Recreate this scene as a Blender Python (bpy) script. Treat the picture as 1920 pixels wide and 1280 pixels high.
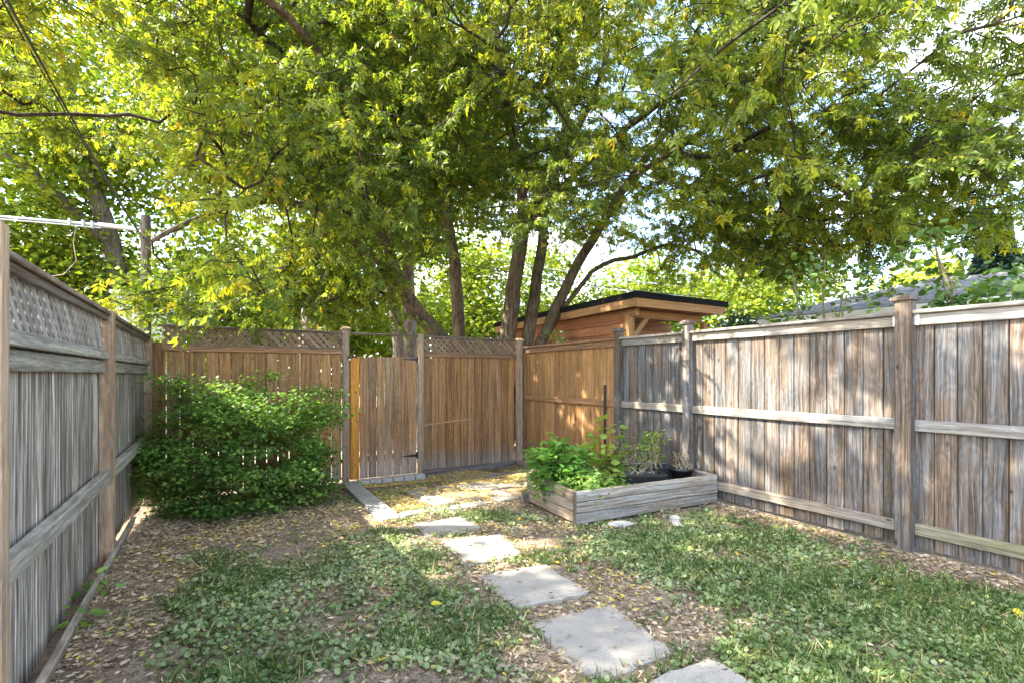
import bpy, math, random
import numpy as np
from mathutils import Vector, Matrix

for _o in list(bpy.data.objects):
    bpy.data.objects.remove(_o, do_unlink=True)
scene = bpy.context.scene
COL = scene.collection
R = math.radians

# ------------------------------------------------------------------ camera
cam_data = bpy.data.cameras.new('camera')
cam = bpy.data.objects.new('camera', cam_data)
COL.objects.link(cam)
cam.location = (0, 0, 1.4)
cam.rotation_euler = (R(90), 0, R(-30.9))
cam_data.sensor_width = 36
cam_data.lens = 17.51
cam_data.shift_y = 0.0323
cam_data.clip_start = 0.05
cam_data.clip_end = 2000
scene.camera = cam

# ------------------------------------------------------------------ light
SUN = Vector((-0.69, 0.28, 0.67)).normalized()          # towards the sun
world = bpy.data.worlds.new('World')
scene.world = world
world.use_nodes = True
wt = world.node_tree
wt.nodes.clear()
w_out = wt.nodes.new('ShaderNodeOutputWorld')
w_bg = wt.nodes.new('ShaderNodeBackground')
w_sky = wt.nodes.new('ShaderNodeTexSky')
w_sky.sky_type = 'NISHITA'
w_sky.sun_disc = False
w_sky.sun_elevation = math.asin(SUN.z)
w_sky.sun_rotation = math.atan2(SUN.x, SUN.y)
w_sky.air_density = 1.0
w_sky.dust_density = 1.2
w_sky.ozone_density = 1.0
w_tc = wt.nodes.new('ShaderNodeTexCoord')
w_map = wt.nodes.new('ShaderNodeMapping')
w_map.inputs['Scale'].default_value = (1, 1, 2.6)
w_map.inputs['Location'].default_value = (0.35, 0.1, 0.2)
w_noise = wt.nodes.new('ShaderNodeTexNoise')
w_noise.inputs['Scale'].default_value = 2.4
w_noise.inputs['Detail'].default_value = 7
w_noise.inputs['Roughness'].default_value = 0.58
w_ramp = wt.nodes.new('ShaderNodeValToRGB')
w_ramp.color_ramp.elements[0].position = 0.48
w_ramp.color_ramp.elements[1].position = 0.68
w_mix = wt.nodes.new('ShaderNodeMix')
w_mix.data_type = 'RGBA'
w_mix.inputs['B'].default_value = (5.2, 4.65, 3.9, 1)
wt.links.new(w_tc.outputs['Generated'], w_map.inputs['Vector'])
wt.links.new(w_map.outputs['Vector'], w_noise.inputs['Vector'])
wt.links.new(w_noise.outputs['Fac'], w_ramp.inputs['Fac'])
wt.links.new(w_ramp.outputs['Color'], w_mix.inputs['Factor'])
wt.links.new(w_sky.outputs['Color'], w_mix.inputs['A'])
wt.links.new(w_mix.outputs['Result'], w_bg.inputs['Color'])
wt.links.new(w_bg.outputs['Background'], w_out.inputs['Surface'])
w_bg.inputs['Strength'].default_value = 0.15

sun_data = bpy.data.lights.new('sun', 'SUN')
sun_data.energy = 3.3
sun_data.angle = R(0.55)
sun_data.color = (1.0, 0.93, 0.80)
sun = bpy.data.objects.new('sun', sun_data)
COL.objects.link(sun)
sun.rotation_euler = (-SUN).to_track_quat('-Z', 'Y').to_euler()

scene.view_settings.view_transform = 'Standard'
scene.view_settings.look = 'None'
scene.view_settings.gamma = 1
scene.view_settings.use_curve_mapping = False
scene.view_settings.exposure = 3.0

# ------------------------------------------------------------------ helpers
def link(o, parent=None):
    COL.objects.link(o)
    if parent is not None:
        o.parent = parent
    return o

def tag(o, label=None, cat=None, group=None, kind=None):
    if label: o['label'] = label
    if cat: o['category'] = cat
    if group: o['group'] = group
    if kind: o['kind'] = kind
    return o

def thing(name, label, cat, loc=(0, 0, 0), group=None):
    o = link(bpy.data.objects.new(name, None))
    o.location = loc
    o.empty_display_size = 0.1
    return tag(o, label, cat, group)

def mesh_obj(name, verts, faces, mat, parent=None, smooth=False):
    me = bpy.data.meshes.new(name)
    me.from_pydata([tuple(v) for v in verts], [], faces)
    if smooth:
        me.polygons.foreach_set('use_smooth', [True] * len(me.polygons))
    if mat: me.materials.append(mat)
    return link(bpy.data.objects.new(name, me), parent)

def np_mesh(name, V, F, mat, tint=None, smooth=False):
    """V (n,3) float, F (m,k) int -> mesh, with an optional point attribute 'tint'"""
    me = bpy.data.meshes.new(name)
    n, (m, k) = len(V), F.shape
    me.vertices.add(n)
    me.vertices.foreach_set('co', np.ascontiguousarray(V, dtype=np.float32).ravel())
    me.loops.add(m * k)
    me.loops.foreach_set('vertex_index', np.ascontiguousarray(F, dtype=np.int32).ravel())
    me.polygons.add(m)
    me.polygons.foreach_set('loop_start', np.arange(0, m * k, k, dtype=np.int32))
    me.polygons.foreach_set('loop_total', np.full(m, k, dtype=np.int32))
    if smooth:
        me.polygons.foreach_set('use_smooth', np.ones(m, dtype=bool))
    me.update(calc_edges=True)
    if tint is not None:
        at = me.attributes.new('tint', 'FLOAT', 'POINT')
        at.data.foreach_set('value', np.ascontiguousarray(tint, dtype=np.float32))
    if mat: me.materials.append(mat)
    return me

def np_obj(name, V, F, mat, parent=None, tint=None, smooth=False):
    return link(bpy.data.objects.new(name, np_mesh(name, V, F, mat, tint, smooth)), parent)

rng = np.random.default_rng(7)
random.seed(11)

def norm(a):
    return a / np.maximum(np.linalg.norm(a, axis=-1, keepdims=True), 1e-9)

def frames(d, up):
    """rotation matrices with local y along d and local z as near to up as possible"""
    y = norm(d)
    x = norm(np.cross(y, up))
    z = np.cross(x, y)
    return np.stack([x, y, z], axis=2)

def scatter(TV, TF, pos, Rm, scale, tint):
    """copies of a template; scale (n,) or (n,3)"""
    n = len(pos)
    sc = scale[:, None, None] if scale.ndim == 1 else scale[:, None, :]
    V = np.einsum('nij,nvj->nvi', Rm, TV[None] * sc) + pos[:, None, :]
    F = (TF[None] + (np.arange(n) * len(TV))[:, None, None]).reshape(-1, TF.shape[1])
    return V.reshape(-1, 3), F, np.repeat(tint, len(TV))

def join_np(parts):
    Vs, Fs, Ts, off = [], [], [], 0
    for V, F, T in parts:
        Vs.append(V); Fs.append(F + off); Ts.append(T); off += len(V)
    return np.concatenate(Vs), np.concatenate(Fs), np.concatenate(Ts)

def rand_dirs(n, zmin=-1, zmax=1, g=rng):
    z = g.uniform(zmin, zmax, n); t = g.uniform(0, 2 * math.pi, n)
    r = np.sqrt(np.maximum(0, 1 - z * z))
    return np.stack([r * np.cos(t), r * np.sin(t), z], 1)

_lat = np.random.default_rng(3).random((64, 64))
def vnoise(x, y, s=1.0, o=0.0):
    x = np.asarray(x) * s + o; y = np.asarray(y) * s + o * 1.7
    xi = np.floor(x).astype(int); yi = np.floor(y).astype(int)
    fx = x - xi; fy = y - yi
    fx = fx * fx * (3 - 2 * fx); fy = fy * fy * (3 - 2 * fy)
    L = lambda a, b: _lat[a % 64, b % 64]
    return (L(xi, yi) * (1 - fx) * (1 - fy) + L(xi + 1, yi) * fx * (1 - fy)
            + L(xi, yi + 1) * (1 - fx) * fy + L(xi + 1, yi + 1) * fx * fy)

def sstep(a, b, x):
    t = np.clip((np.asarray(x, float) - a) / (b - a), 0, 1)
    return t * t * (3 - 2 * t)

# ------------------------------------------------------------------ materials
class NT:
    def __init__(s, name):
        s.m = bpy.data.materials.new(name); s.m.use_nodes = True
        s.t = s.m.node_tree; s.t.nodes.clear()
        s.out = s.n('ShaderNodeOutputMaterial')
    def n(s, typ, **kw):
        nd = s.t.nodes.new(typ)
        for k, v in kw.items():
            if k.startswith('_'): setattr(nd, k[1:], v)
            else:
                key = k.replace('__', ' ')
                s.set(nd.inputs[key], v)
        return nd
    def set(s, inp, v):
        if isinstance(v, bpy.types.NodeSocket): s.t.links.new(v, inp)
        elif isinstance(v, bpy.types.Node): s.t.links.new(v.outputs[0], inp)
        else:
            if inp.type == 'RGBA' and len(v) == 3: v = (*v, 1)
            inp.default_value = v
    def math(s, op, a, b=0.0, c=0.0, clamp=False):
        nd = s.t.nodes.new('ShaderNodeMath'); nd.operation = op; nd.use_clamp = clamp
        s.set(nd.inputs[0], a); s.set(nd.inputs[1], b)
        if op in ('MULTIPLY_ADD', 'SMOOTH_MIN'): s.set(nd.inputs[2], c)
        return nd.outputs[0]
    def mix(s, f, a, b, mode='MIX'):
        nd = s.t.nodes.new('ShaderNodeMix'); nd.data_type = 'RGBA'; nd.blend_type = mode
        s.set(nd.inputs['Factor'], f); s.set(nd.inputs['A'], a); s.set(nd.inputs['B'], b)
        return nd.outputs['Result']
    def ramp(s, f, stops, interp='LINEAR'):
        nd = s.t.nodes.new('ShaderNodeValToRGB'); s.set(nd.inputs[0], f)
        e = nd.color_ramp.elements; nd.color_ramp.interpolation = interp
        while len(e) < len(stops): e.new(0.5)
        for el, (p, c) in zip(e, stops):
            el.position = p
            el.color = (c, c, c, 1) if isinstance(c, (int, float)) else (*c, 1)
        return nd.outputs[0]
    def rng(s, f, a, b, c=0.0, d=1.0):
        nd = s.t.nodes.new('ShaderNodeMapRange'); nd.interpolation_type = 'SMOOTHSTEP'
        s.set(nd.inputs[0], f)
        for i, v in enumerate((a, b, c, d)): s.set(nd.inputs[i + 1], v)
        return nd.outputs[0]
    def noise(s, vec, scale=1.0, detail=4, rough=0.55, dist=0.0):
        nd = s.t.nodes.new('ShaderNodeTexNoise')
        if vec is not None: s.set(nd.inputs['Vector'], vec)
        for k, v in (('Scale', scale), ('Detail', detail), ('Roughness', rough), ('Distortion', dist)):
            s.set(nd.inputs[k], v)
        return nd.outputs['Fac']
    def vmul(s, vec, v):
        nd = s.t.nodes.new('ShaderNodeVectorMath'); nd.operation = 'MULTIPLY'
        s.set(nd.inputs[0], vec); s.set(nd.inputs[1], v); return nd.outputs[0]
    def vadd(s, vec, v):
        nd = s.t.nodes.new('ShaderNodeVectorMath'); nd.operation = 'ADD'
        s.set(nd.inputs[0], vec); s.set(nd.inputs[1], v); return nd.outputs[0]
    def comb(s, x, y, z):
        nd = s.t.nodes.new('ShaderNodeCombineXYZ')
        for i, v in enumerate((x, y, z)): s.set(nd.inputs[i], v)
        return nd.outputs[0]
    def finish(s, shader):
        s.t.links.new(shader.outputs[0] if isinstance(shader, bpy.types.Node) else shader, s.out.inputs['Surface'])
        return s.m
    def bsdf(s, col, rough=0.8, bump=None, bstr=0.3, bdist=0.01, spec=0.3, metal=0.0):
        p = s.n('ShaderNodeBsdfPrincipled')
        s.set(p.inputs['Base Color'], col); s.set(p.inputs['Roughness'], rough)
        s.set(p.inputs['Specular IOR Level'], spec); s.set(p.inputs['Metallic'], metal)
        if bump is not None:
            b = s.n('ShaderNodeBump'); b.inputs['Strength'].default_value = bstr
            b.inputs['Distance'].default_value = bdist
            s.set(b.inputs['Height'], bump); s.set(p.inputs['Normal'], b.outputs[0])
        return s.finish(p)

def wood(name, base, base2, gray, gray_amt, dark=0.35, knots=0.55, grain=1.0, streak=0.5, foot=None, footz=(-0.9, -0.45), top=None):
    """planks: local z runs along the plank, local x across it"""
    m = NT(name)
    tc = m.n('ShaderNodeTexCoord'); oi = m.n('ShaderNodeObjectInfo')
    rnd = oi.outputs['Random']
    off = m.comb(m.math('MULTIPLY', rnd, 37.3), 0.0, m.math('MULTIPLY', rnd, 91.7))
    sep = m.n('ShaderNodeSeparateXYZ', Vector=tc.outputs['Object'])
    P = m.vadd(tc.outputs['Object'], off)
    warp = m.noise(m.vmul(P, (4, 4, 1.6)), 1, 2)
    Pw = m.vadd(P, m.comb(m.math('MULTIPLY', m.math('SUBTRACT', warp, 0.5), 0.05), 0, 0))
    vor = m.n('ShaderNodeTexVoronoi')
    m.set(vor.inputs['Vector'], m.vmul(Pw, (7.5, 0.02, 1.9))); m.set(vor.inputs['Scale'], 1.0)
    m.set(vor.inputs['Randomness'], 1.0)
    d = vor.outputs['Distance']
    cell = m.n('ShaderNodeSeparateColor', Color=vor.outputs['Color'])
    vk = m.n('ShaderNodeTexVoronoi')
    m.set(vk.inputs['Vector'], m.vmul(m.vadd(Pw, (3.3, 0, 7.7)), (10.0, 0.02, 5.0))); m.set(vk.inputs['Scale'], 1.0)
    dk = vk.outputs['Distance']
    cell = m.n('ShaderNodeSeparateColor', Color=vk.outputs['Color'])
    hasknot = m.math('GREATER_THAN', cell.outputs[0], 1 - knots)
    # grain bends round the knots
    ring = m.math('SINE', m.math('ADD', m.math('ADD', m.math('MULTIPLY', d, 22.0), m.math('MULTIPLY', m.math('MULTIPLY', dk, hasknot), 16.0)), m.math('MULTIPLY', m.noise(m.vmul(Pw, (9, 9, 0.7)), 1, 3), 34.0)))
    ring = m.math('MULTIPLY_ADD', ring, 0.5, 0.5)
    fine = m.noise(m.vmul(Pw, (150, 40, 3.2)), 1, 5, 0.62)
    med = m.noise(m.vmul(Pw, (38, 10, 1.1)), 1, 5, 0.65)
    big = m.noise(m.vmul(P, (5, 5, 1.1)), 1, 4, 0.6)
    tone = m.ramp(m.math('FRACT', m.math('MULTIPLY', rnd, 7.13)), [(0.0, base), (0.5, base2), (1.0, tuple((a + b) / 2 * 0.86 for a, b in zip(base, base2)))])
    gf = m.math('ADD', m.math('MULTIPLY', m.rng(m.math('ADD', big, m.math('MULTIPLY', m.math('SUBTRACT', med, 0.5), streak)), 0.34, 0.66), gray_amt * 1.1),
                m.math('MULTIPLY', m.math('SUBTRACT', m.math('FRACT', m.math('MULTIPLY', rnd, 13.7)), 0.5), 0.5), clamp=True)
    col = m.mix(gf, tone, gray)
    g1 = m.rng(fine, 0.34, 0.66, 1 - 0.34 * grain, 1 + 0.10 * grain)
    g2 = m.rng(ring, 0.0, 1.0, 1 - 0.13 * grain, 1.04)
    g3 = m.rng(med, 0.32, 0.62, 1 - dark, 1.12)
    bt = m.math('MULTIPLY_ADD', m.math('FRACT', m.math('MULTIPLY', rnd, 29.3)), 0.42, 0.78)
    lum = m.math('MULTIPLY', m.math('MULTIPLY', m.math('MULTIPLY', g1, g2), g3), bt)
    col = m.mix(1.0, col, m.comb(lum, lum, lum), 'MULTIPLY')
    halo = m.math('MULTIPLY', m.rng(dk, 0.05, 0.30, 1, 0), hasknot)
    col = m.mix(m.math('MULTIPLY', halo, 0.5), col, tuple(c * 0.55 for c in base))
    ksize = m.math('MULTIPLY_ADD', m.math('POWER', cell.outputs[1], 3.0), 0.08, 0.036)
    kn = m.math('MULTIPLY', m.rng(m.math('SUBTRACT', dk, ksize), -0.012, 0.014, 1, 0), hasknot)
    col = m.mix(m.math('MULTIPLY', kn, m.math('MULTIPLY_ADD', cell.outputs[2], 0.5, 0.45)), col, tuple(c * 0.16 for c in base))
    crack = m.math('MULTIPLY', m.rng(m.noise(m.vmul(Pw, (70, 5, 1.0)), 1, 3), 0.66, 0.72), 0.55)
    col = m.mix(crack, col, tuple(c * 0.15 for c in base))
    if foot is not None:      # weather stain rising from the ground
        zz = m.math('ADD', sep.outputs['Z'], m.math('MULTIPLY', m.math('SUBTRACT', m.noise(m.vmul(P, (14, 14, 1.2)), 1, 4), 0.5), 0.5))
        col = m.mix(m.math('MULTIPLY', m.rng(zz, footz[0], footz[1], 1, 0), 0.8), col, m.mix(1.0, foot, m.comb(lum, lum, lum), 'MULTIPLY'))
    hgt = m.math('ADD', m.math('MULTIPLY', lum, 0.7), m.math('MULTIPLY', kn, -0.3))
    return m.bsdf(col, 0.82, hgt, 0.55, 0.006, 0.2)

def leaf_mat(name, stops, trans=0.5, rough=0.5, tcol=(1.25, 1.25, 0.5), spec=0.3):
    m = NT(name)
    at = m.n('ShaderNodeAttribute', _attribute_name='tint')
    col = m.ramp(at.outputs['Fac'], stops)
    ge = m.n('ShaderNodeNewGeometry')
    nz = m.noise(m.vmul(ge.outputs['Position'], (9, 9, 9)), 1, 3)
    f = m.rng(nz, 0.3, 0.7, 0.78, 1.18)
    col = m.mix(1.0, col, m.comb(f, f, f), 'MULTIPLY')
    p = m.n('ShaderNodeBsdfPrincipled')
    m.set(p.inputs['Base Color'], col); m.set(p.inputs['Roughness'], rough); m.set(p.inputs['Specular IOR Level'], spec)
    tr = m.n('ShaderNodeBsdfTranslucent')
    m.set(tr.inputs['Color'], m.mix(1.0, col, tcol, 'MULTIPLY'))
    mx = m.n('ShaderNodeMixShader', Fac=trans)
    m.t.links.new(p.outputs[0], mx.inputs[1]); m.t.links.new(tr.outputs[0], mx.inputs[2])
    return m.finish(mx)

def simple(name, col, rough=0.6, var=0.15, scale=8, spec=0.3, metal=0.0, bstr=0.2, det=5):
    m = NT(name)
    tc = m.n('ShaderNodeTexCoord'); oi = m.n('ShaderNodeObjectInfo')
    P = m.vadd(tc.outputs['Object'], m.comb(m.math('MULTIPLY', oi.outputs['Random'], 53.0), 0, 0))
    nz = m.noise(P, scale, det, 0.6)
    f = m.rng(nz, 0.25, 0.75, 1 - var, 1 + var)
    c = m.mix(1.0, col, m.comb(f, f, f), 'MULTIPLY')
    return m.bsdf(c, rough, nz, bstr, 0.01, spec, metal)

def stone_mat(name, c1, c2, scale=5.0, stain=(0.2, 0.19, 0.16), samt=0.5):
    m = NT(name)
    tc = m.n('ShaderNodeTexCoord'); oi = m.n('ShaderNodeObjectInfo')
    P = m.vadd(tc.outputs['Object'], m.comb(m.math('MULTIPLY', oi.outputs['Random'], 53.0), m.math('MULTIPLY', oi.outputs['Random'], 17.0), 0))
    big = m.noise(P, scale, 5, 0.6); fine = m.noise(P, 90, 4, 0.7); sp = m.noise(P, 240, 2, 0.6)
    col = m.mix(m.rng(big, 0.3, 0.7), c1, c2)
    st = m.math('MULTIPLY', m.rng(m.noise(P, 11, 6, 0.65, 1.0), 0.54, 0.72), samt)
    col = m.mix(st, col, stain)
    f = m.rng(fine, 0.3, 0.7, 0.86, 1.1)
    col = m.mix(1.0, col, m.comb(f, f, f), 'MULTIPLY')
    pit = m.rng(sp, 0.66, 0.72)
    col = m.mix(m.math('MULTIPLY', pit, 0.5), col, tuple(c * 0.4 for c in c1))
    h = m.math('ADD', m.math('MULTIPLY', fine, 0.5), m.math('ADD', m.math('MULTIPLY', big, 1.2), m.math('MULTIPLY', pit, -0.3)))
    return m.bsdf(col, 0.88, h, 0.35, 0.012, 0.2)

def bark_mat(name, c1, c2, moss=None):
    m = NT(name)
    tc = m.n('ShaderNodeTexCoord')
    P = tc.outputs['Object']
    n1 = m.noise(m.vmul(P, (22, 22, 4.5)), 1, 5, 0.65, 0.6)
    n2 = m.noise(P, 2.2, 4, 0.6)
    col = m.mix(m.rng(n1, 0.36, 0.62), c1, c2)
    f = m.rng(n2, 0.3, 0.7, 0.75, 1.2)
    col = m.mix(1.0, col, m.comb(f, f, f), 'MULTIPLY')
    if moss:
        col = m.mix(m.math('MULTIPLY', m.rng(m.noise(P, 3.1, 5, 0.6), 0.48, 0.66), 0.6), col, moss)
    return m.bsdf(col, 0.9, n1, 0.8, 0.02, 0.15)

M = {}
M['wood_right'] = wood('weathered_grey_cedar', (0.19, 0.15, 0.115), (0.24, 0.165, 0.11), (0.17, 0.163, 0.157), 1.1, dark=0.6, knots=0.95, streak=1.0, grain=1.3)
M['rail_right'] = wood('weathered_grey_rail', (0.33, 0.275, 0.21), (0.30, 0.245, 0.185), (0.28, 0.268, 0.25), 0.7, dark=0.35, knots=0.35)
M['rail_mossy'] = wood('algae_stained_rail', (0.30, 0.27, 0.13), (0.24, 0.23, 0.10), (0.36, 0.33, 0.25), 0.5, dark=0.35, knots=0.3)
M['wood_left'] = wood('blue_grey_weathered_board', (0.26, 0.21, 0.175), (0.36, 0.295, 0.24), (0.49, 0.445, 0.39), 0.85, dark=0.62, knots=0.1, grain=1.1, streak=1.9)
M['rail_left'] = wood('grey_green_rail', (0.38, 0.33, 0.26), (0.34, 0.31, 0.25), (0.42, 0.40, 0.36), 0.6, dark=0.35, knots=0.35)
M['post_left'] = wood('tan_post', (0.46, 0.315, 0.20), (0.42, 0.29, 0.19), (0.42, 0.36, 0.30), 0.35, dark=0.3, knots=0.3)
M['dark_rail'] = wood('dark_brown_rail', (0.20, 0.145, 0.10), (0.17, 0.13, 0.10), (0.24, 0.215, 0.19), 0.5, dark=0.4, knots=0.2)
M['lattice_left'] = wood('grey_lattice', (0.33, 0.29, 0.26), (0.40, 0.37, 0.34), (0.46, 0.45, 0.44), 0.6, dark=0.4, knots=0.05)
M['lattice_back'] = wood('brown_lattice', (0.27, 0.17, 0.105), (0.22, 0.145, 0.095), (0.28, 0.22, 0.17), 0.4, dark=0.35, knots=0.05)
M['wood_back'] = wood('red_brown_cedar', (0.44, 0.235, 0.095), (0.37, 0.19, 0.08), (0.33, 0.215, 0.125), 0.35, dark=0.45, knots=0.62, foot=(0.38, 0.33, 0.275), footz=(-0.95, -0.52))
M['wood_gate'] = wood('gate_cedar', (0.45, 0.245, 0.11), (0.36, 0.205, 0.105), (0.34, 0.25, 0.17), 0.4, dark=0.45, knots=0.62, foot=(0.42, 0.36, 0.30), footz=(-0.95, -0.42))
M['wood_orange'] = wood('fresh_orange_cedar', (0.60, 0.27, 0.055), (0.56, 0.25, 0.05), (0.52, 0.27, 0.08), 0.3, dark=0.25, knots=0.5)
M['wood_brown'] = wood('honey_brown_cedar', (0.46, 0.245, 0.095), (0.40, 0.205, 0.08), (0.34, 0.19, 0.09), 0.45, dark=0.4, knots=0.5)
M['rail_brown'] = wood('brown_rail', (0.32, 0.165, 0.075), (0.29, 0.15, 0.075), (0.34, 0.22, 0.14), 0.4, dark=0.35, knots=0.3)
M['wood_bed'] = wood('silver_bed_board', (0.34, 0.29, 0.23), (0.40, 0.335, 0.26), (0.38, 0.37, 0.35), 0.8, dark=0.45, knots=0.5, streak=1.0)
M['wood_bed_end'] = wood('tan_bed_board', (0.42, 0.31, 0.22), (0.38, 0.29, 0.21), (0.42, 0.37, 0.31), 0.5, dark=0.35, knots=0.3)
M['timber'] = wood('grey_timber', (0.22, 0.18, 0.15), (0.20, 0.17, 0.15), (0.28, 0.26, 0.24), 0.6, dark=0.4, knots=0.2)
M['edging'] = wood('edging_timber', (0.38, 0.30, 0.23), (0.34, 0.28, 0.22), (0.40, 0.36, 0.32), 0.5, dark=0.4, knots=0.3)
M['cedar_siding'] = wood('cedar_siding', (0.34, 0.145, 0.07), (0.29, 0.12, 0.06), (0.31, 0.165, 0.095), 0.3, dark=0.25, knots=0.25, grain=0.6)
M['cedar_beam'] = wood('cedar_beam', (0.47, 0.26, 0.115), (0.44, 0.24, 0.105), (0.42, 0.26, 0.14), 0.3, dark=0.25, knots=0.3, grain=0.6)
M['black_metal'] = simple('black_metal', (0.015, 0.015, 0.017), 0.45, 0.2, 30, 0.5)
M['black_plastic'] = simple('black_plastic', (0.018, 0.018, 0.02), 0.42, 0.25, 14, 0.5)
M['galvanised'] = simple('galvanised', (0.55, 0.56, 0.58), 0.45, 0.15, 40, 0.5, 0.7)
M['white_metal'] = simple('white_painted_metal', (0.75, 0.76, 0.77), 0.4, 0.08, 10, 0.5)
M['cable'] = simple('cable_black', (0.02, 0.02, 0.022), 0.6, 0.1, 10)
M['cable_pale'] = simple('cable_grey', (0.35, 0.35, 0.34), 0.6, 0.1, 10)
M['flagstone'] = stone_mat('grey_flagstone', (0.30, 0.275, 0.235), (0.37, 0.34, 0.295), 5.0, (0.19, 0.165, 0.13), 0.85)
M['kerb'] = stone_mat('concrete_kerb', (0.31, 0.30, 0.28), (0.38, 0.365, 0.34), 5.0, (0.27, 0.25, 0.22), 0.6)
M['paver'] = stone_mat('brown_grey_paver', (0.27, 0.24, 0.205), (0.33, 0.295, 0.25), 4.0, (0.24, 0.20, 0.16), 0.6)
M['brick_paver'] = stone_mat('grey_brick_paver', (0.42, 0.40, 0.37), (0.50, 0.47, 0.43), 8.0, (0.28, 0.25, 0.22), 0.5)
M['rock'] = stone_mat('pale_rock', (0.36, 0.345, 0.315), (0.46, 0.44, 0.40), 9.0, (0.38, 0.34, 0.29), 0.4)
M['potting_soil'] = simple('potting_soil', (0.055, 0.042, 0.03), 0.95, 0.5, 40, 0.1, bstr=1.0)
M['bark_main'] = bark_mat('maple_bark', (0.055, 0.042, 0.030), (0.155, 0.118, 0.082), (0.12, 0.115, 0.05))
M['bark_pale'] = bark_mat('pale_bark', (0.10, 0.082, 0.066), (0.235, 0.195, 0.158))
M['bark_twig'] = bark_mat('twig_bark', (0.022, 0.017, 0.012), (0.06, 0.047, 0.034))
M['bark_dark'] = bark_mat('dark_bark', (0.045, 0.035, 0.027), (0.11, 0.088, 0.066))
M['stem'] = simple('plant_stem', (0.12, 0.10, 0.045), 0.7, 0.3, 12)
M['dry_stem'] = simple('dry_stem', (0.36, 0.29, 0.20), 0.8, 0.3, 12)
GRN = [(0.0, (0.035, 0.068, 0.016)), (0.35, (0.118, 0.180, 0.026)), (0.62, (0.265, 0.300, 0.032)), (0.85, (0.36, 0.34, 0.022)), (1.0, (0.52, 0.36, 0.03))]
M['leaf_main'] = leaf_mat('maple_leaves', GRN, 0.56, 0.40, (1.5, 1.4, 0.55))
M['leaf_far'] = leaf_mat('far_leaves', [(0, (0.045, 0.095, 0.015)), (0.5, (0.13, 0.21, 0.02)), (1, (0.34, 0.36, 0.03))], 0.45, 0.6)
M['leaf_spruce'] = leaf_mat('spruce_needles', [(0, (0.018, 0.045, 0.028)), (1, (0.05, 0.10, 0.055))], 0.15, 0.6)
M['leaf_bush'] = leaf_mat('bush_leaves', [(0, (0.055, 0.13, 0.03)), (0.6, (0.155, 0.275, 0.06)), (1, (0.27, 0.40, 0.09))], 0.45, 0.5)
M['leaf_fence'] = leaf_mat('vine_leaves', [(0, (0.035, 0.085, 0.022)), (0.6, (0.08, 0.15, 0.03)), (1, (0.26, 0.30, 0.03))], 0.4, 0.4, spec=0.5)
M['leaf_bright'] = leaf_mat('bright_herb', [(0, (0.07, 0.19, 0.03)), (0.5, (0.15, 0.31, 0.055)), (1, (0.28, 0.42, 0.09))], 0.45, 0.5)
M['leaf_lime'] = leaf_mat('lime_leaves', [(0, (0.12, 0.22, 0.03)), (0.6, (0.32, 0.42, 0.07)), (1, (0.52, 0.50, 0.14))], 0.45, 0.5)
M['leaf_dull'] = leaf_mat('dull_leaves', [(0, (0.09, 0.12, 0.04)), (0.6, (0.18, 0.21, 0.07)), (1, (0.36, 0.34, 0.17))], 0.35, 0.6)
M['clover'] = leaf_mat('clover_leaves', [(0, (0.095, 0.155, 0.045)), (0.5, (0.26, 0.33, 0.15)), (0.85, (0.41, 0.47, 0.26)), (1, (0.45, 0.43, 0.13))], 0.3, 0.45)
M['grass'] = leaf_mat('grass_blades', [(0, (0.04, 0.10, 0.02)), (0.6, (0.10, 0.17, 0.035)), (0.8, (0.25, 0.25, 0.08)), (1, (0.58, 0.49, 0.29))], 0.3, 0.55)
M['litter'] = leaf_mat('leaf_litter', [(0, (0.17, 0.115, 0.07)), (0.4, (0.42, 0.32, 0.215)), (0.72, (0.66, 0.55, 0.40)), (0.86, (0.60, 0.45, 0.16)), (1.0, (0.62, 0.50, 0.07))], 0.2, 0.7, (1.1, 1.0, 0.7))
M['yellow_leaf'] = leaf_mat('yellow_fallen_leaf', [(0, (0.55, 0.42, 0.03)), (1, (0.68, 0.60, 0.06))], 0.3, 0.5, (1.1, 1.1, 0.5))

def soil_mat():
    m = NT('soil')
    ge = m.n('ShaderNodeNewGeometry'); P = ge.outputs['Position']
    a = m.noise(P, 2.3, 6, 0.65); b = m.noise(P, 26, 6, 0.7); c = m.noise(P, 120, 3, 0.7)
    col = m.mix(m.rng(a, 0.35, 0.65), (0.27, 0.205, 0.145), (0.38, 0.30, 0.22))
    col = m.mix(m.rng(b, 0.46, 0.62), col, (0.15, 0.11, 0.075))
    f = m.rng(c, 0.3, 0.7, 0.65, 1.25)
    col = m.mix(1.0, col, m.comb(f, f, f), 'MULTIPLY')
    h = m.math('ADD', m.math('MULTIPLY', b, 1.0), m.math('MULTIPLY', c, 0.4))
    return m.bsdf(col, 0.95, h, 0.9, 0.03, 0.1)
M['soil'] = soil_mat()

def pale_strip_mat():
    m = NT('added_pale_gravel')
    ge = m.n('ShaderNodeNewGeometry'); P = ge.outputs['Position']
    b = m.noise(P, 9, 6, 0.7); c = m.noise(P, 60, 3, 0.7)
    col = m.mix(m.rng(b, 0.35, 0.65), (0.40, 0.37, 0.33), (0.56, 0.53, 0.48))
    return m.bsdf(col, 0.95, c, 0.6, 0.02, 0.1)
M['added_pale_strip'] = pale_strip_mat()

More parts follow.
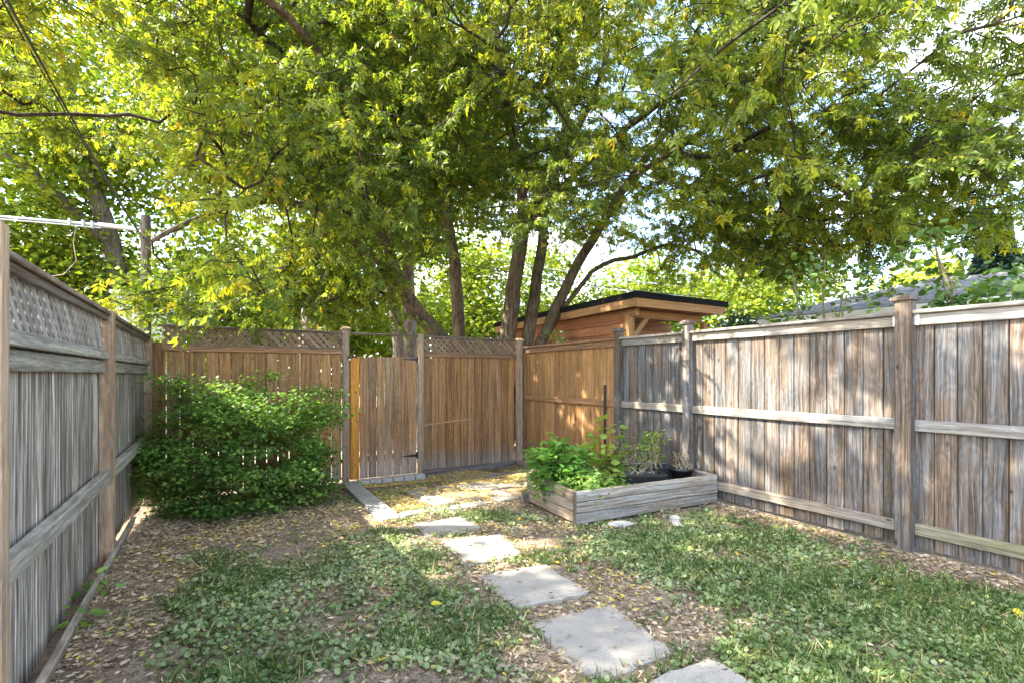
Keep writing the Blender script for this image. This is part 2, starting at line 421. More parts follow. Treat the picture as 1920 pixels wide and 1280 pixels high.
def shingle_mat():
    m = NT('grey_shingles')
    tc = m.n('ShaderNodeTexCoord')
    br = m.n('ShaderNodeTexBrick')
    m.set(br.inputs['Vector'], tc.outputs['UV'])
    for k, v in (('Scale', 1.0), ('Mortar Size', 0.012), ('Brick Width', 0.3), ('Row Height', 0.14), ('Bias', 0.0)):
        br.inputs[k].default_value = v
    br.inputs['Color1'].default_value = (0.17, 0.16, 0.145, 1); br.inputs['Color2'].default_value = (0.27, 0.255, 0.235, 1)
    br.inputs['Mortar'].default_value = (0.06, 0.06, 0.06, 1)
    nz = m.noise(tc.outputs['Object'], 30, 4)
    f = m.rng(nz, 0.3, 0.7, 0.75, 1.2)
    col = m.mix(1.0, br.outputs['Color'], m.comb(f, f, f), 'MULTIPLY')
    return m.bsdf(col, 0.9, br.outputs['Fac'], -0.6, 0.02, 0.15)
M['shingles'] = shingle_mat()
M['siding_white'] = simple('white_siding', (0.72, 0.72, 0.70), 0.5, 0.06, 6)
M['dark_roofing'] = simple('black_roof_edge', (0.012, 0.013, 0.015), 0.85, 0.15, 12, 0.1)

# ------------------------------------------------------------------ ground height
LX, RX, BY = -0.75, 4.80, 7.65          # left fence, right fence, back fence
def gz(x, y):
    x = np.asarray(x, float); y = np.asarray(y, float)
    z = -0.20 * sstep(4.3, 7.4, y) * sstep(5.2, 4.4, x) + 0.0
    z = z + (vnoise(x, y, 1.1, 4) - 0.5) * 0.035 + (vnoise(x, y, 4.3, 9) - 0.5) * 0.018
    z = np.where(y > BY + 0.1, -0.24 + (vnoise(x, y, 0.6, 2) - 0.5) * 0.05, z)
    z = np.where((x > RX + 0.1) | (x < LX - 0.15), -0.05 + (vnoise(x, y, 0.6, 2) - 0.5) * 0.06, z) if True else z
    return z

def build_ground():
    def axis(lo, hi, step, far):
        mid = np.arange(lo, hi + step / 2, step)
        ext = np.array([0.6, 1.5, 3, 6, 12, 25, 60, 150, far])
        return np.concatenate([lo - ext[::-1], mid, hi + ext])
    xs = axis(-1.0, 5.0, 0.06, 600); ys = axis(-2.0, 8.2, 0.06, 600)
    X, Y = np.meshgrid(xs, ys)
    Z = gz(X, Y)
    V = np.stack([X, Y, Z], -1).reshape(-1, 3)
    nx, ny = len(xs), len(ys)
    i = np.arange(nx * ny).reshape(ny, nx)
    F = np.stack([i[:-1, :-1], i[:-1, 1:], i[1:, 1:], i[1:, :-1]], -1).reshape(-1, 4)
    tag(np_obj('ground', V, F, M['soil'], smooth=True), kind='structure')
    tag(mesh_obj('added_pale_strip', [(-40, 9.6, -0.17), (60, 9.6, -0.17), (60, 14.2, -0.17), (-40, 14.2, -0.17)], [(0, 1, 2, 3)], M['added_pale_strip']), kind='structure')  # added pale strip, makes the gaps in the back fence look bright
build_ground()

# ------------------------------------------------------------------ planks
UP = Vector((0, 0, 1)); AX = Vector((1, 0, 0)); AY = Vector((0, 1, 0))
def plank(name, parent, mat, center, size, wdir, ldir, cham=0.004, warp=0.0, base=None):
    """size = (width, thickness, length); long axis is local z"""
    w, t, l = (s / 2 for s in size)
    c = min(cham, t * 0.4, w * 0.4)
    sec = [(-w + c, -t), (w - c, -t), (w, -t + c), (w, t - c), (w - c, t), (-w + c, t), (-w, t - c), (-w, -t + c)]
    zs = [-l, 0, l] if warp else [-l, l]
    V, F = [], []
    wx = [random.uniform(-warp, warp) for _ in zs]; wy = [random.uniform(-warp, warp) for _ in zs]
    for k, z in enumerate(zs):
        V += [(x + wx[k], y + wy[k], z) for x, y in sec]
    for k in range(len(zs) - 1):
        for j in range(8):
            a, b = k * 8 + j, k * 8 + (j + 1) % 8
            F.append((a, b, b + 8, a + 8))
    F.append(tuple(reversed(range(8)))); F.append(tuple(range(len(V) - 8, len(V))))
    o = mesh_obj(name, V, F, mat, parent)
    wd = Vector(wdir).normalized(); ld = Vector(ldir).normalized(); td = ld.cross(wd)
    wd = td.cross(ld)
    mtx = Matrix((wd, td, ld)).transposed().to_4x4()
    pc = Vector(center)
    if base is not None: pc = pc - Vector(base)
    elif parent is not None: pc = pc - parent.matrix_basis.translation
    mtx.translation = pc
    o.matrix_basis = mtx
    return o

class Line:
    """a fence line: s runs along it, out points to the yard"""
    def __init__(s, axis, at, out):
        s.axis, s.at, s.out = axis, at, out
        s.dir = AY if axis == 'y' else AX
        s.outv = (AX if axis == 'y' else AY) * out
    def p(s, t, off, z):
        return Vector((s.at + s.out * off, t, z)) if s.axis == 'y' else Vector((t, s.at + s.out * off, z))

def boards(L, par, mat, s0, s1, width, gap, z0, z1, th=0.018, off=0.0, zj=0.008, warp=0.002, ch=0.004, back=False):
    n = max(1, round((s1 - s0) / (width + gap)))
    pitch = (s1 - s0) / n
    for i in range(n):
        c = s0 + (i + 0.5) * pitch
        h0, h1 = z0 + random.uniform(-zj, zj), z1 + random.uniform(-zj, zj) * 0.4
        w = pitch - gap + random.uniform(-0.003, 0.002)
        plank('board', par, mat, L.p(c, off + random.uniform(-0.0015, 0.0015), (h0 + h1) / 2), (w, th, h1 - h0),
              L.dir + UP * random.uniform(-0.004, 0.004), UP, ch, warp)
        if back and i < n - 1:
            plank('added_gap_strip', par, M['dark_rail'], L.p(c + pitch / 2, off - th * 0.5 - 0.0075, (z0 + z1) / 2), (0.05, 0.008, z1 - z0 - 0.03), L.dir, UP, 0.001)  # added dark strip behind each gap so no light leaks through

def rail(L, par, mat, s0, s1, z0, z1, off, th, name='rail', flat=False):
    return plank(name, par, mat, L.p((s0 + s1) / 2, off, (z0 + z1) / 2), (z1 - z0, th, s1 - s0), UP, L.dir, 0.005, 0.0025)

def cap_board(L, par, mat, s0, s1, z, off, width, name='cap_board'):
    return plank(name, par, mat, L.p((s0 + s1) / 2, off, z), (width, 0.03, s1 - s0), L.outv, L.dir, 0.005, 0.002)

def post(L, par, mat, t, z0, z1, off, size=0.092, cap=True, capm=None):
    o = plank('post', par, mat, L.p(t, off, (z0 + z1) / 2), (size, size, z1 - z0), L.dir, UP, 0.007)
    if cap:
        s = size / 2 + 0.022
        h = (z1 - z0) / 2
        V = [(x * s, y * s, h + 0.001) for x, y in ((-1, -1), (1, -1), (1, 1), (-1, 1))] + [(x * s, y * s, h + 0.024) for x, y in ((-1, -1), (1, -1), (1, 1), (-1, 1))] \
            + [(x * s * 0.55, y * s * 0.55, h + 0.045) for x, y in ((-1, -1), (1, -1), (1, 1), (-1, 1))]
        F = [(3, 2, 1, 0)] + [(a, (a + 1) % 4, (a + 1) % 4 + 4, a + 4) for a in range(4)] + [(a + 4, (a + 1) % 4 + 4, (a + 1) % 4 + 8, a + 8) for a in range(4)] + [(8, 9, 10, 11)]
        mesh_obj('post_cap', V, F, capm or mat, o)
    return o

def lattice(L, par, mat, s0, s1, z0, z1, off):
    """two layers of diagonal slats, each slat its own piece"""
    base = L.p((s0 + s1) / 2, off, z0)
    lat = plank('lattice', par, mat, base + UP * 0.011, (0.02, 0.03, s1 - s0), UP, L.dir, 0.003)
    inv = lat.matrix_basis.inverted()
    step = 0.096; h = z1 - z0; th = 0.007
    for layer, sl in ((0, 1), (1, -1)):
        k = -h
        while k < (s1 - s0) + h:
            a0, b0 = (k, 0.0), (k + sl * h, h)
            pts = []
            (x0, y0), (x1, y1) = a0, b0
            t0, t1 = 0.0, 1.0
            dx = x1 - x0
            for lim, sg in ((0.0, 1), (s1 - s0, -1)):
                va, vb = (x0 - lim) * sg, (x1 - lim) * sg
                if va < 0 and vb < 0: t0 = 2
                elif va < 0: t0 = max(t0, va / (va - vb))
                elif vb < 0: t1 = min(t1, va / (va - vb))
            if t1 - t0 > 0.12:
                pa = L.p(s0 + x0 + dx * t0, off + (layer - 0.5) * th * 1.15, z0 + h * t0)
                pb = L.p(s0 + x0 + dx * t1, off + (layer - 0.5) * th * 1.15, z0 + h * t1)
                ld = (pb - pa); ln = ld.length; ld.normalize()
                wd = L.outv.cross(ld)
                w = plank('slat', lat, mat, (0, 0, 0), (0.041, th, ln), wd, ld, 0.0015)
                mt = w.matrix_basis.copy(); mt.translation = (pa + pb) / 2 - par.matrix_basis.translation
                w.matrix_basis = inv @ mt
            k += step
    return lat

# ------------------------------------------------------------------ fences
LF = Line('y', LX, 1); BF = Line('x', BY, -1); RF = Line('y', RX, -1)

f = thing('lattice_fence', 'blue-grey weathered board fence with lattice top along the left side', 'fence', (LX, 4.0, 0))
boards(LF, f, M['wood_left'], 0.36, 7.62, 0.139, 0.006, -0.03, 1.53, zj=0.012, back=True)
POSTL = [0.34, 2.49, 4.80, 7.56]
for t, h in zip(POSTL, (1.95, 1.945, 1.875, 1.84)):
    post(LF, f, M['post_left'], t, -0.25, h, 0.057, 0.092, cap=False)
for a, b in zip(POSTL[:-1], POSTL[1:]):
    s0, s1 = a + 0.047, b - 0.047
    rail(LF, f, M['rail_left'], s0, s1, 1.415, 1.505, 0.033, 0.038)
    rail(LF, f, M['rail_left'], s0, s1, 1.515, 1.565, 0.036, 0.08, 'lattice_rail')
    lattice(LF, f, M['lattice_left'], s0, s1, 1.567, 1.83, 0.03)
    rail(LF, f, M['dark_rail'], s0, s1, 1.80, 1.84, 0.058, 0.03, 'lattice_rail')
    cap_board(LF, f, M['dark_rail'], s0, s1, 1.857, 0.04, 0.10)
    rail(LF, f, M['rail_left'], s0, s1, 0.60, 0.69, 0.062, 0.060)

f = thing('lattice_fence', 'brown cedar board fence with lattice top behind the round bush', 'fence', (0.4, BY, -0.16))
boards(BF, f, M['wood_back'], -0.66, 1.625, 0.132, 0.008, -0.16, 1.70)
boards(BF, f, M['wood_gate'], 1.735, 1.79, 0.05, 0.004, -0.17, 1.6, off=-0.06)
post(BF, f, M['rail_brown'], -0.60, -0.3, 1.80, 0.06, cap=False)
post(BF, f, M['post_left'], 1.68, -0.3, 2.06, 0.03, 0.09)
rail(BF, f, M['rail_brown'], -0.55, 1.632, 1.702, 1.765, 0.02, 0.05, 'lattice_rail')
lattice(BF, f, M['lattice_back'], -0.55, 1.632, 1.767, 2.0, 0.02)
rail(BF, f, M['dark_rail'], -0.60, 1.634, 2.0, 2.03, 0.02, 0.075, 'top_rail')
rail(BF, f, M['dark_rail'], 1.727, 2.795, 2.0, 2.028, 0.02, 0.06, 'top_rail')
rail(BF, f, M['rail_brown'], -0.66, 1.63, 1.0, 1.09, -0.032, 0.038)
rail(BF, f, M['rail_brown'], -0.66, 1.63, 0.1, 0.19, -0.032, 0.038)

f = thing('lattice_fence', 'brown cedar board fence with lattice top between gate and corner post', 'fence', (3.8, BY, -0.16))
boards(BF, f, M['wood_back'], 2.905, 4.62, 0.125, 0.008, -0.14, 1.685, back=True)
post(BF, f, M['post_left'], 2.845, -0.3, 2.045, 0.03, 0.09, cap=False)
rail(BF, f, M['rail_brown'], 2.892, 4.64, 1.687, 1.742, 0.02, 0.05, 'lattice_rail')
lattice(BF, f, M['lattice_back'], 2.892, 4.64, 1.744, 2.0, 0.02)
rail(BF, f, M['dark_rail'], 2.80, 4.64, 2.0, 2.03, 0.02, 0.075, 'top_rail')
rail(BF, f, M['rail_brown'], 2.89, 4.63, 1.0, 1.09, -0.042, 0.038)
rail(BF, f, M['rail_brown'], 2.89, 4.63, 0.1, 0.19, -0.042, 0.038)
plank('patch_rail', f, M['wood_gate'], (3.33, BY - 0.016, 0.62), (0.03, 0.012, 0.86), UP, Vector((1, 0, 0.06)), 0.003)

g = thing('garden_gate', 'cedar board gate with a bright orange edge board and black hinges', 'gate', (2.3, BY, -0.16))
xs = np.linspace(1.885, 2.785, 8)
for i in range(7):
    top = 1.675 + random.uniform(-0.008, 0.006)
    plank('board', g, M['wood_gate'], ((xs[i] + xs[i + 1]) / 2, BY - 0.02 + random.uniform(-0.002, 0.002), (top - 0.165) / 2),
          (xs[i + 1] - xs[i] - (0.006 if i < 5 else 0.003), 0.018, top + 0.165), AX, UP, 0.003, 0.002)
ob = plank('edge_board', g, M['wood_orange'], (1.812, BY - 0.033, 0.752), (0.128, 0.036, 1.835), AX, UP, 0.005)
tag(ob, 'bright orange new cedar board at the gate edge')
for z in (0.12, 0.85, 1.5):
    plank('rail', g, M['rail_brown'], (2.30, BY + 0.012, z), (0.09, 0.036, 0.98), UP, AX, 0.004)
plank('brace', g, M['rail_brown'], (2.32, BY + 0.012, 0.48), (0.07, 0.03, 1.04), Vector((-0.62, 0, 0.78)), Vector((0.78, 0, 0.62)), 0.004)
for z in (1.645, 0.115):
    V = []
    for y in (-0.006, 0.0):
        V += [(-0.22, y, -0.006), (0.0, y, -0.022), (0.0, y, -0.05), (0.03, y, -0.05), (0.03, y, 0.05), (0.0, y, 0.05), (0.0, y, 0.022), (-0.22, y, 0.006)]
    F = [tuple(range(8)), tuple(reversed(range(8, 16)))] + [(i, i + 8, (i + 1) % 8 + 8, (i + 1) % 8) for i in range(8)]
    hg = mesh_obj('hinge', V, F, M['black_metal'], g); hg.location = (2.775 - 2.3, -0.032, z + 0.16)
    a = [(0.012 * math.cos(t), 0.012 * math.sin(t)) for t in np.linspace(0, 2 * math.pi, 9)[:-1]]
    V = [(0.008 + x, -0.01 + y, -0.05) for x, y in a] + [(0.008 + x, -0.01 + y, 0.05) for x, y in a]
    F = [(i, (i + 1) % 8, (i + 1) % 8 + 8, i + 8) for i in range(8)] + [tuple(reversed(range(8))), tuple(range(8, 16))]
    mesh_obj('hinge_pin', V, F, M['black_metal'], hg)
lt = plank('latch', g, M['black_metal'], (1.76, BY - 0.062, 1.665), (0.02, 0.012, 0.15), UP, AX, 0.003)
plank('latch_plate', lt, M['black_metal'], (-0.004, 0.012, -0.045), (0.06, 0.008, 0.04), AX, UP, 0.002, base=(0, 0, 0))

def right_panel(par, mat, rmat, s0, s1, bm=None, rails=True, width=0.145, gap=0.007, off=0.0):
    boards(RF, par, mat, s0 - 0.03, s1 + 0.03, width - gap, gap, 0.03, 1.80, off=off, ch=0.004, back=True)
    rail(RF, par, rmat, s0, s1, 1.785, 1.872, 0.031 + off, 0.040)
    cap_board(RF, par, rmat, s0, s1, 1.889, 0.022 + off, 0.14)
    rail(RF, par, rmat, s0, s1, 0.955, 1.045, 0.031 + off, 0.040)
    rail(RF, par, bm or rmat, s0, s1, 0.135, 0.225, 0.031 + off, 0.040)

f = thing('board_fence', 'weathered grey board fence with capped posts along the right side', 'fence', (RX, 3.0, 0))
for t in (-0.36, 1.80, 3.93, 5.09):
    post(RF, f, M['wood_right'], t, -0.25, 1.985, 0.058 if t != 1.80 else 0.066, 0.092 if t != 1.80 else 0.108)
right_panel(f, M['wood_right'], M['rail_right'], -0.31, 1.742, M['rail_mossy'])
right_panel(f, M['wood_right'], M['rail_right'], 1.858, 3.88)
right_panel(f, M['wood_right'], M['rail_right'], 3.98, 5.04, width=0.134)
for t in (1.736, 1.864):      # galvanised rail hangers
    plank('rail_bracket', f, M['galvanised'], (RX - 0.054, t, 1.83), (0.05, 0.003, 0.085), AY, UP, 0.001)

f = thing('board_fence', 'honey brown board fence panel in the back right corner', 'fence', (RX, 6.4, 0))
right_panel(f, M['wood_brown'], M['rail_brown'], 5.14, 7.50, width=0.145, off=-0.012)
plank('corner_board', f, M['wood_back'], (RX - 0.02, 7.545, 0.8), (0.085, 0.03, 1.98), AY, UP, 0.004)
post(BF, f, M['post_left'], 4.70, -0.3, 2.0, 0.045, 0.092)

# timber edging
e = plank('edging_board', None, M['edging'], (LX + 0.10, 3.3, 0.035), (0.09, 0.035, 5.0), Vector((0.25, 0, 1)), AY, 0.006, 0.006)
tag(e, 'long timber edging board lying at the foot of the left fence', 'edging')
e = plank('sleeper', None, M['timber'], (3.80, BY - 0.09, -0.185), (0.115, 0.07, 1.86), UP, Vector((1, 0.008, 0.0)), 0.008, 0.004)
tag(e, 'dark grey timber sleeper at the foot of the fence right of gate', 'sleeper')
e = plank('edging_board', None, M['timber'], (3.95, 6.72, -0.145), (0.05, 0.05, 0.8), UP, Vector((1, 0.03, 0)), 0.006)
tag(e, 'short dark timber strip lying on the leafy patio', 'edging')
e = plank('edging_board', None, M['edging'], (4.52, 7.1, -0.13), (0.06, 0.04, 0.85), UP, Vector((0.16, 1, 0)), 0.006)
tag(e, 'brown timber strip beside the honey brown fence panel', 'edging')

# ------------------------------------------------------------------ stones
def slab(name, quad, top, th, mat, label, cat, group=None, wob=0.012, tilt=None, n=7, seed=0, bev=0.008):
    """flat stone from a ground quadrilateral, edges worn and uneven"""
    rg = random.Random(seed)
    cx = sum(p[0] for p in quad) / 4; cy = sum(p[1] for p in quad) / 4
    pts = []
    for i in range(4):
        a, b = quad[i], quad[(i + 1) % 4]
        for k in range(n):
            t = k / n
            j = wob if k else wob * 0.3
            x = a[0] + (b[0] - a[0]) * t + rg.uniform(-j, j); y = a[1] + (b[1] - a[1]) * t + rg.uniform(-j, j)
            if k == 0: x += (cx - x) * 0.05; y += (cy - y) * 0.05
            pts.append((x - cx, y - cy))
    N = len(pts)
    tl = tilt or (0, 0)
    def zt(x, y): return x * tl[0] + y * tl[1]
    V = [(x, y, zt(x, y) - th) for x, y in pts] + [(x, y, zt(x, y) - bev) for x, y in pts]
    V += [(x * (1 - bev / 0.25), y * (1 - bev / 0.25), zt(x, y) + rg.uniform(-0.001, 0.001)) for x, y in pts]
    V.append((0, 0, 0.002))
    F = [(i, (i + 1) % N, (i + 1) % N + N, i + N) for i in range(N)] + [(i + N, (i + 1) % N + N, (i + 1) % N + 2 * N, i + 2 * N) for i in range(N)]
    F += [(i + 2 * N, (i + 1) % N + 2 * N, 3 * N) for i in range(N)] + [tuple(reversed(range(N)))]
    if sum(pts[i][0] * pts[(i + 1) % N][1] - pts[(i + 1) % N][0] * pts[i][1] for i in range(N)) < 0:
        F = [tuple(reversed(q)) for q in F]
    o = mesh_obj(name, V, F, mat)
    o.location = (cx, cy, top)
    return tag(o, label, cat, group)

STONES = [[(1.58, 4.44), (2.07, 4.41), (2.09, 3.97), (1.58, 4.02)], [(1.61, 3.89), (2.16, 3.80), (2.07, 3.27), (1.59, 3.29)],
          [(1.58, 3.10), (2.09, 3.03), (2.07, 2.48), (1.54, 2.54)], [(1.52, 2.37), (2.09, 2.32), (1.99, 1.72), (1.48, 1.77)],
          [(1.62, 1.63), (2.08, 1.61), (2.10, 1.10), (1.62, 1.12)]]
SL = ['square grey stepping stone nearest the leafy patio', 'grey stepping stone second from the patio, leaf litter at its corners',
      'grey stepping stone in the middle of the path', 'largest grey stepping stone, between the middle stone and the last one',
      'grey stepping stone cut off by the bottom edge of the picture']
for i, (q, lb) in enumerate(zip(STONES, SL)):
    slab('stepping_stone', q, 0.019 + float(gz(q[0][0] + .25, q[0][1] - .25)), 0.05, M['flagstone'], lb, 'stepping stone', 'stepping stones of the garden path', 0.016, (0.004, -0.006), seed=i)

k = slab('kerb_slab', [(1.36, 4.72), (1.56, 4.70), (1.75, 7.32), (1.54, 7.34)], -0.045, 0.10, M['kerb'],
         'long concrete kerb slab leading from the lawn to the gate', 'kerb', None, 0.004, (0, -0.055), n=10, seed=21)
PAV = [([(1.60, 4.74), (2.06, 4.76), (2.06, 4.93), (1.60, 4.90)], 'narrow grey edging slab at the left front of the patio'),
       ([(2.09, 4.76), (2.56, 4.79), (2.56, 4.97), (2.09, 4.94)], 'narrow grey edging slab between the kerb slab and the raised bed'),
       ([(2.05, 5.12), (2.66, 5.06), (2.72, 5.62), (2.10, 5.66)], 'brown grey patio slab in the middle front of the patio'),
       ([(2.08, 5.72), (2.70, 5.69), (2.72, 6.22), (2.12, 6.26)], 'brown grey patio slab behind the middle front slab'),
       ([(2.80, 5.66), (3.38, 5.62), (3.40, 6.20), (2.82, 6.22)], 'brown grey patio slab behind the raised bed'),
       ([(3.05, 6.62), (3.75, 6.62), (3.78, 7.28), (3.08, 7.24)], 'broad patio slab in front of the dark sleeper'),
       ([(2.76, 4.86), (3.05, 4.88), (3.05, 5.45), (2.76, 5.42)], 'patio slab close against the left end of the raised bed')]
for i, (q, lb) in enumerate(PAV):
    cx = sum(p[0] for p in q) / 4; cy = sum(p[1] for p in q) / 4
    slab('patio_slab', q, float(gz(cx, cy)) + 0.018, 0.05, M['paver'] if i > 1 else M['kerb'], lb, 'patio slab', 'slabs of the sunken patio', 0.008, (0, -0.05 if cy < 6.4 else -0.02), seed=40 + i)
for i in range(6):
    x0 = 1.80 + i * 0.172
    slab('brick_paver', [(x0, 7.32), (x0 + 0.162, 7.325), (x0 + 0.166, 7.50), (x0 + 0.004, 7.50)], -0.145, 0.08, M['brick_paver'],
         ['leftmost grey brick', 'second grey brick from the left', 'third grey brick from the left', 'third grey brick from the right', 'second grey brick from the right', 'rightmost grey brick'][i] + ' in the row under the gate', 'paver', 'brick pavers under the gate', 0.003, (0, 0), n=3, seed=60 + i, bev=0.005)

def rock(loc, s, label, seed):
    rg = np.random.default_rng(seed)
    n1, n2 = 10, 7
    V = [(0, 0, -0.6)]; F = []
    ph = rg.uniform(0, 6, 6)
    for j in range(1, n2):
        v = math.pi * j / n2
        for i in range(n1):
            u = 2 * math.pi * i / n1
            r = 1 + 0.16 * math.sin(2 * u + ph[0]) + 0.12 * math.sin(3 * u + v * 2 + ph[1]) + rg.uniform(-0.06, 0.06)
            V.append((r * math.sin(v) * math.cos(u), r * math.sin(v) * math.sin(u), -0.8 * math.cos(v)))
    V.append((0, 0, 0.8))
    for i in range(n1):
        F.append((0, 1 + (i + 1) % n1, 1 + i))
        F.append((len(V) - 1, 1 + (n2 - 2) * n1 + i, 1 + (n2 - 2) * n1 + (i + 1) % n1))
        for j in range(n2 - 2):
            a = 1 + j * n1 + i; b = 1 + j * n1 + (i + 1) % n1
            F.append((a, b, b + n1, a + n1))
    o = mesh_obj('rock', V, F, M['rock'])
    o.location = loc; o.scale = s; o.rotation_euler = (0, 0, seed * 0.9)
    return tag(o, label, 'rock', 'pale rocks in front of the raised bed')
rock((3.24, 3.46, 0.01), (0.13, 0.075, 0.035), 'flat pale rock in the weeds below the raised bed corner', 3)
rock((3.80, 3.30, 0.028), (0.065, 0.045, 0.03), 'small white rock perched on a flat stone near the bed', 5)
rock((3.76, 3.26, 0.005), (0.12, 0.06, 0.028), 'flat pale stone under the small white rock', 8)

# ------------------------------------------------------------------ raised bed
C0 = Vector((2.89, 3.66, 0)); U = Vector((1.86, -0.14, 0)).normalized(); W = Vector((-U.y, U.x, 0))
BL, BD, BH = 1.84, 0.98, 0.31
bed = thing('raised_bed', 'long silver-grey timber raised bed full of plants beside the right fence', 'raised bed', tuple(C0))
def bp(u, w, z): return C0 + U * u + W * w + UP * z
for r in range(3):
    z = 0.005 + 0.052 + r * 0.1035
    th = 0.036
    plank('board', bed, M['wood_bed'], bp(BL / 2, th / 2, z), (0.098, th, BL), UP, U, 0.009, 0.003)
    plank('board', bed, M['wood_bed'], bp(BL / 2, BD - th / 2, z), (0.098, th, BL), UP, U, 0.009, 0.003)
    plank('board', bed, M['wood_bed_end'], bp(th / 2, BD / 2, z + 0.002), (0.098, th, BD - 2 * th - 0.002), UP, W, 0.009, 0.003)
    plank('board', bed, M['wood_bed_end'], bp(BL - th / 2, BD / 2, z + 0.002), (0.098, th, BD - 2 * th - 0.002), UP, W, 0.009, 0.003)
plank('corner_strip', bed, M['dark_rail'], bp(-0.006, 0.022, 0.157), (0.045, 0.01, 0.305), W, UP, 0.002)
for (u, w) in ((0.06, 0.06), (BL - 0.06, 0.06), (0.06, BD - 0.06), (BL - 0.06, BD - 0.06)):
    plank('corner_post', bed, M['wood_bed_end'], bp(u, w, 0.14), (0.045, 0.045, 0.27), U, UP, 0.004)
plank('foot_block', bed, M['timber'], bp(-0.03, BD - 0.02, 0.05), (0.07, 0.06, 0.10), U, UP, 0.005)
nu, nw = 40, 22
V = []
for j in range(nw + 1):
    for i in range(nu + 1):
        p = bp(0.037 + (BL - 0.074) * i / nu, 0.037 + (BD - 0.074) * j / nw, 0.215)
        p.z += float((vnoise(p.x, p.y, 9, 1) - 0.5) * 0.05 + (vnoise(p.x, p.y, 3, 5) - 0.5) * 0.04)
        V.append(p - C0)
F = [(j * (nu + 1) + i, j * (nu + 1) + i + 1, (j + 1) * (nu + 1) + i + 1, (j + 1) * (nu + 1) + i) for j in range(nw) for i in range(nu)]
mesh_obj('bed_soil', V, F, M['potting_soil'], bed, True)

# ------------------------------------------------------------------ leaf templates
def T(verts, faces): return np.array(verts, float), np.array(faces, int)
LANCE = T([(0, 0, 0), (-0.20, 0.36, 0.05), (0, 0.42, 0.0), (0.20, 0.36, 0.05), (0, 1.0, -0.14)], [(0, 2, 1), (0, 3, 2), (1, 2, 4), (2, 3, 4)])
LEAF2 = T([(0, 0, 0), (-0.30, 0.45, 0.04), (0.30, 0.45, 0.04), (0, 1.0, -0.1)], [(0, 2, 1), (1, 2, 3)])
ROUND = T([(0, 0.5, 0.0)] + [(0.5 * math.sin(a), 0.5 - 0.5 * math.cos(a), 0.07 * math.sin(3 * a)) for a in np.linspace(0, 2 * math.pi, 8)[:-1]],
          [(0, i + 1, (i + 1) % 7 + 1) for i in range(7)])
lob = []
for i in range(9):
    a = math.pi * 2 * i / 9
    r = (0.5 if i % 2 else 0.34) if i else 0.15
    lob.append((r * math.sin(a), 0.42 - r * math.cos(a) * 1.1, 0.05 * math.cos(2.2 * a)))
LOBED = T([(0, 0.4, -0.03)] + lob, [(0, i + 1, (i + 1) % 9 + 1) for i in range(9)])
OVATE = T([(0, 0, 0), (-0.27, 0.18, 0.05), (-0.33, 0.42, 0.07), (-0.17, 0.75, 0.03), (0, 1, -0.08), (0.17, 0.75, 0.03), (0.33, 0.42, 0.07), (0.27, 0.18, 0.05), (0, 0.45, -0.02)],
          [(8, i + 1, i) for i in range(7)] + [(8, 0, 7)])
BLADE = T([(-0.5, 0, 0), (0.5, 0, 0), (0.35, 0.6, 0.0), (-0.35, 0.6, 0.0), (0, 1.0, 0)], [(0, 1, 2), (0, 2, 3), (3, 2, 4)])
CHIP = T([(0, -0.5, 0.10), (-0.22, 0.0, 0), (0.22, 0.02, 0.05), (0.04, 0.5, 0.14)], [(0, 2, 1), (1, 2, 3)])

KITE = T([(0, 0, 0), (-0.19, 0.38, 0.05), (0.19, 0.38, 0.05), (0, 1.0, -0.12)], [(0, 3, 1), (0, 2, 3)])
def compound(seed):
    """ash-leaved maple leaf: a stalk with five hanging leaflets"""
    rg = np.random.default_rng(seed)
    parts = []
    spec = [((0, 0.62, -0.05), 0, 1.0), ((0, 0.56, -0.04), 62, 0.82), ((0, 0.56, -0.04), -62, 0.82), ((0, 0.28, 0), 68, 0.78), ((0, 0.28, 0), -68, 0.78)]
    for p, a, s in spec:
        a = math.radians(a + rg.uniform(-12, 12))
        d = np.array([[math.sin(a), math.cos(a), -0.35 + rg.uniform(-0.35, 0.2)]])
        up = np.array([[rg.uniform(-0.3, 0.3), rg.uniform(-0.3, 0.3), 1.0]])
        parts.append(scatter(*KITE, np.array([p]), frames(d, up), np.array([s * rg.uniform(0.9, 1.15)]), np.zeros(1)))
    st = np.array([(-0.008, -0.35, 0.05), (0.008, -0.35, 0.05), (0, 0.66, -0.05)]), np.array([(0, 1, 2)]), np.zeros(3)
    parts.append(st)
    V, F, _ = join_np(parts)
    return V, F
COMP = [compound(s) for s in (1, 2, 3, 4)]

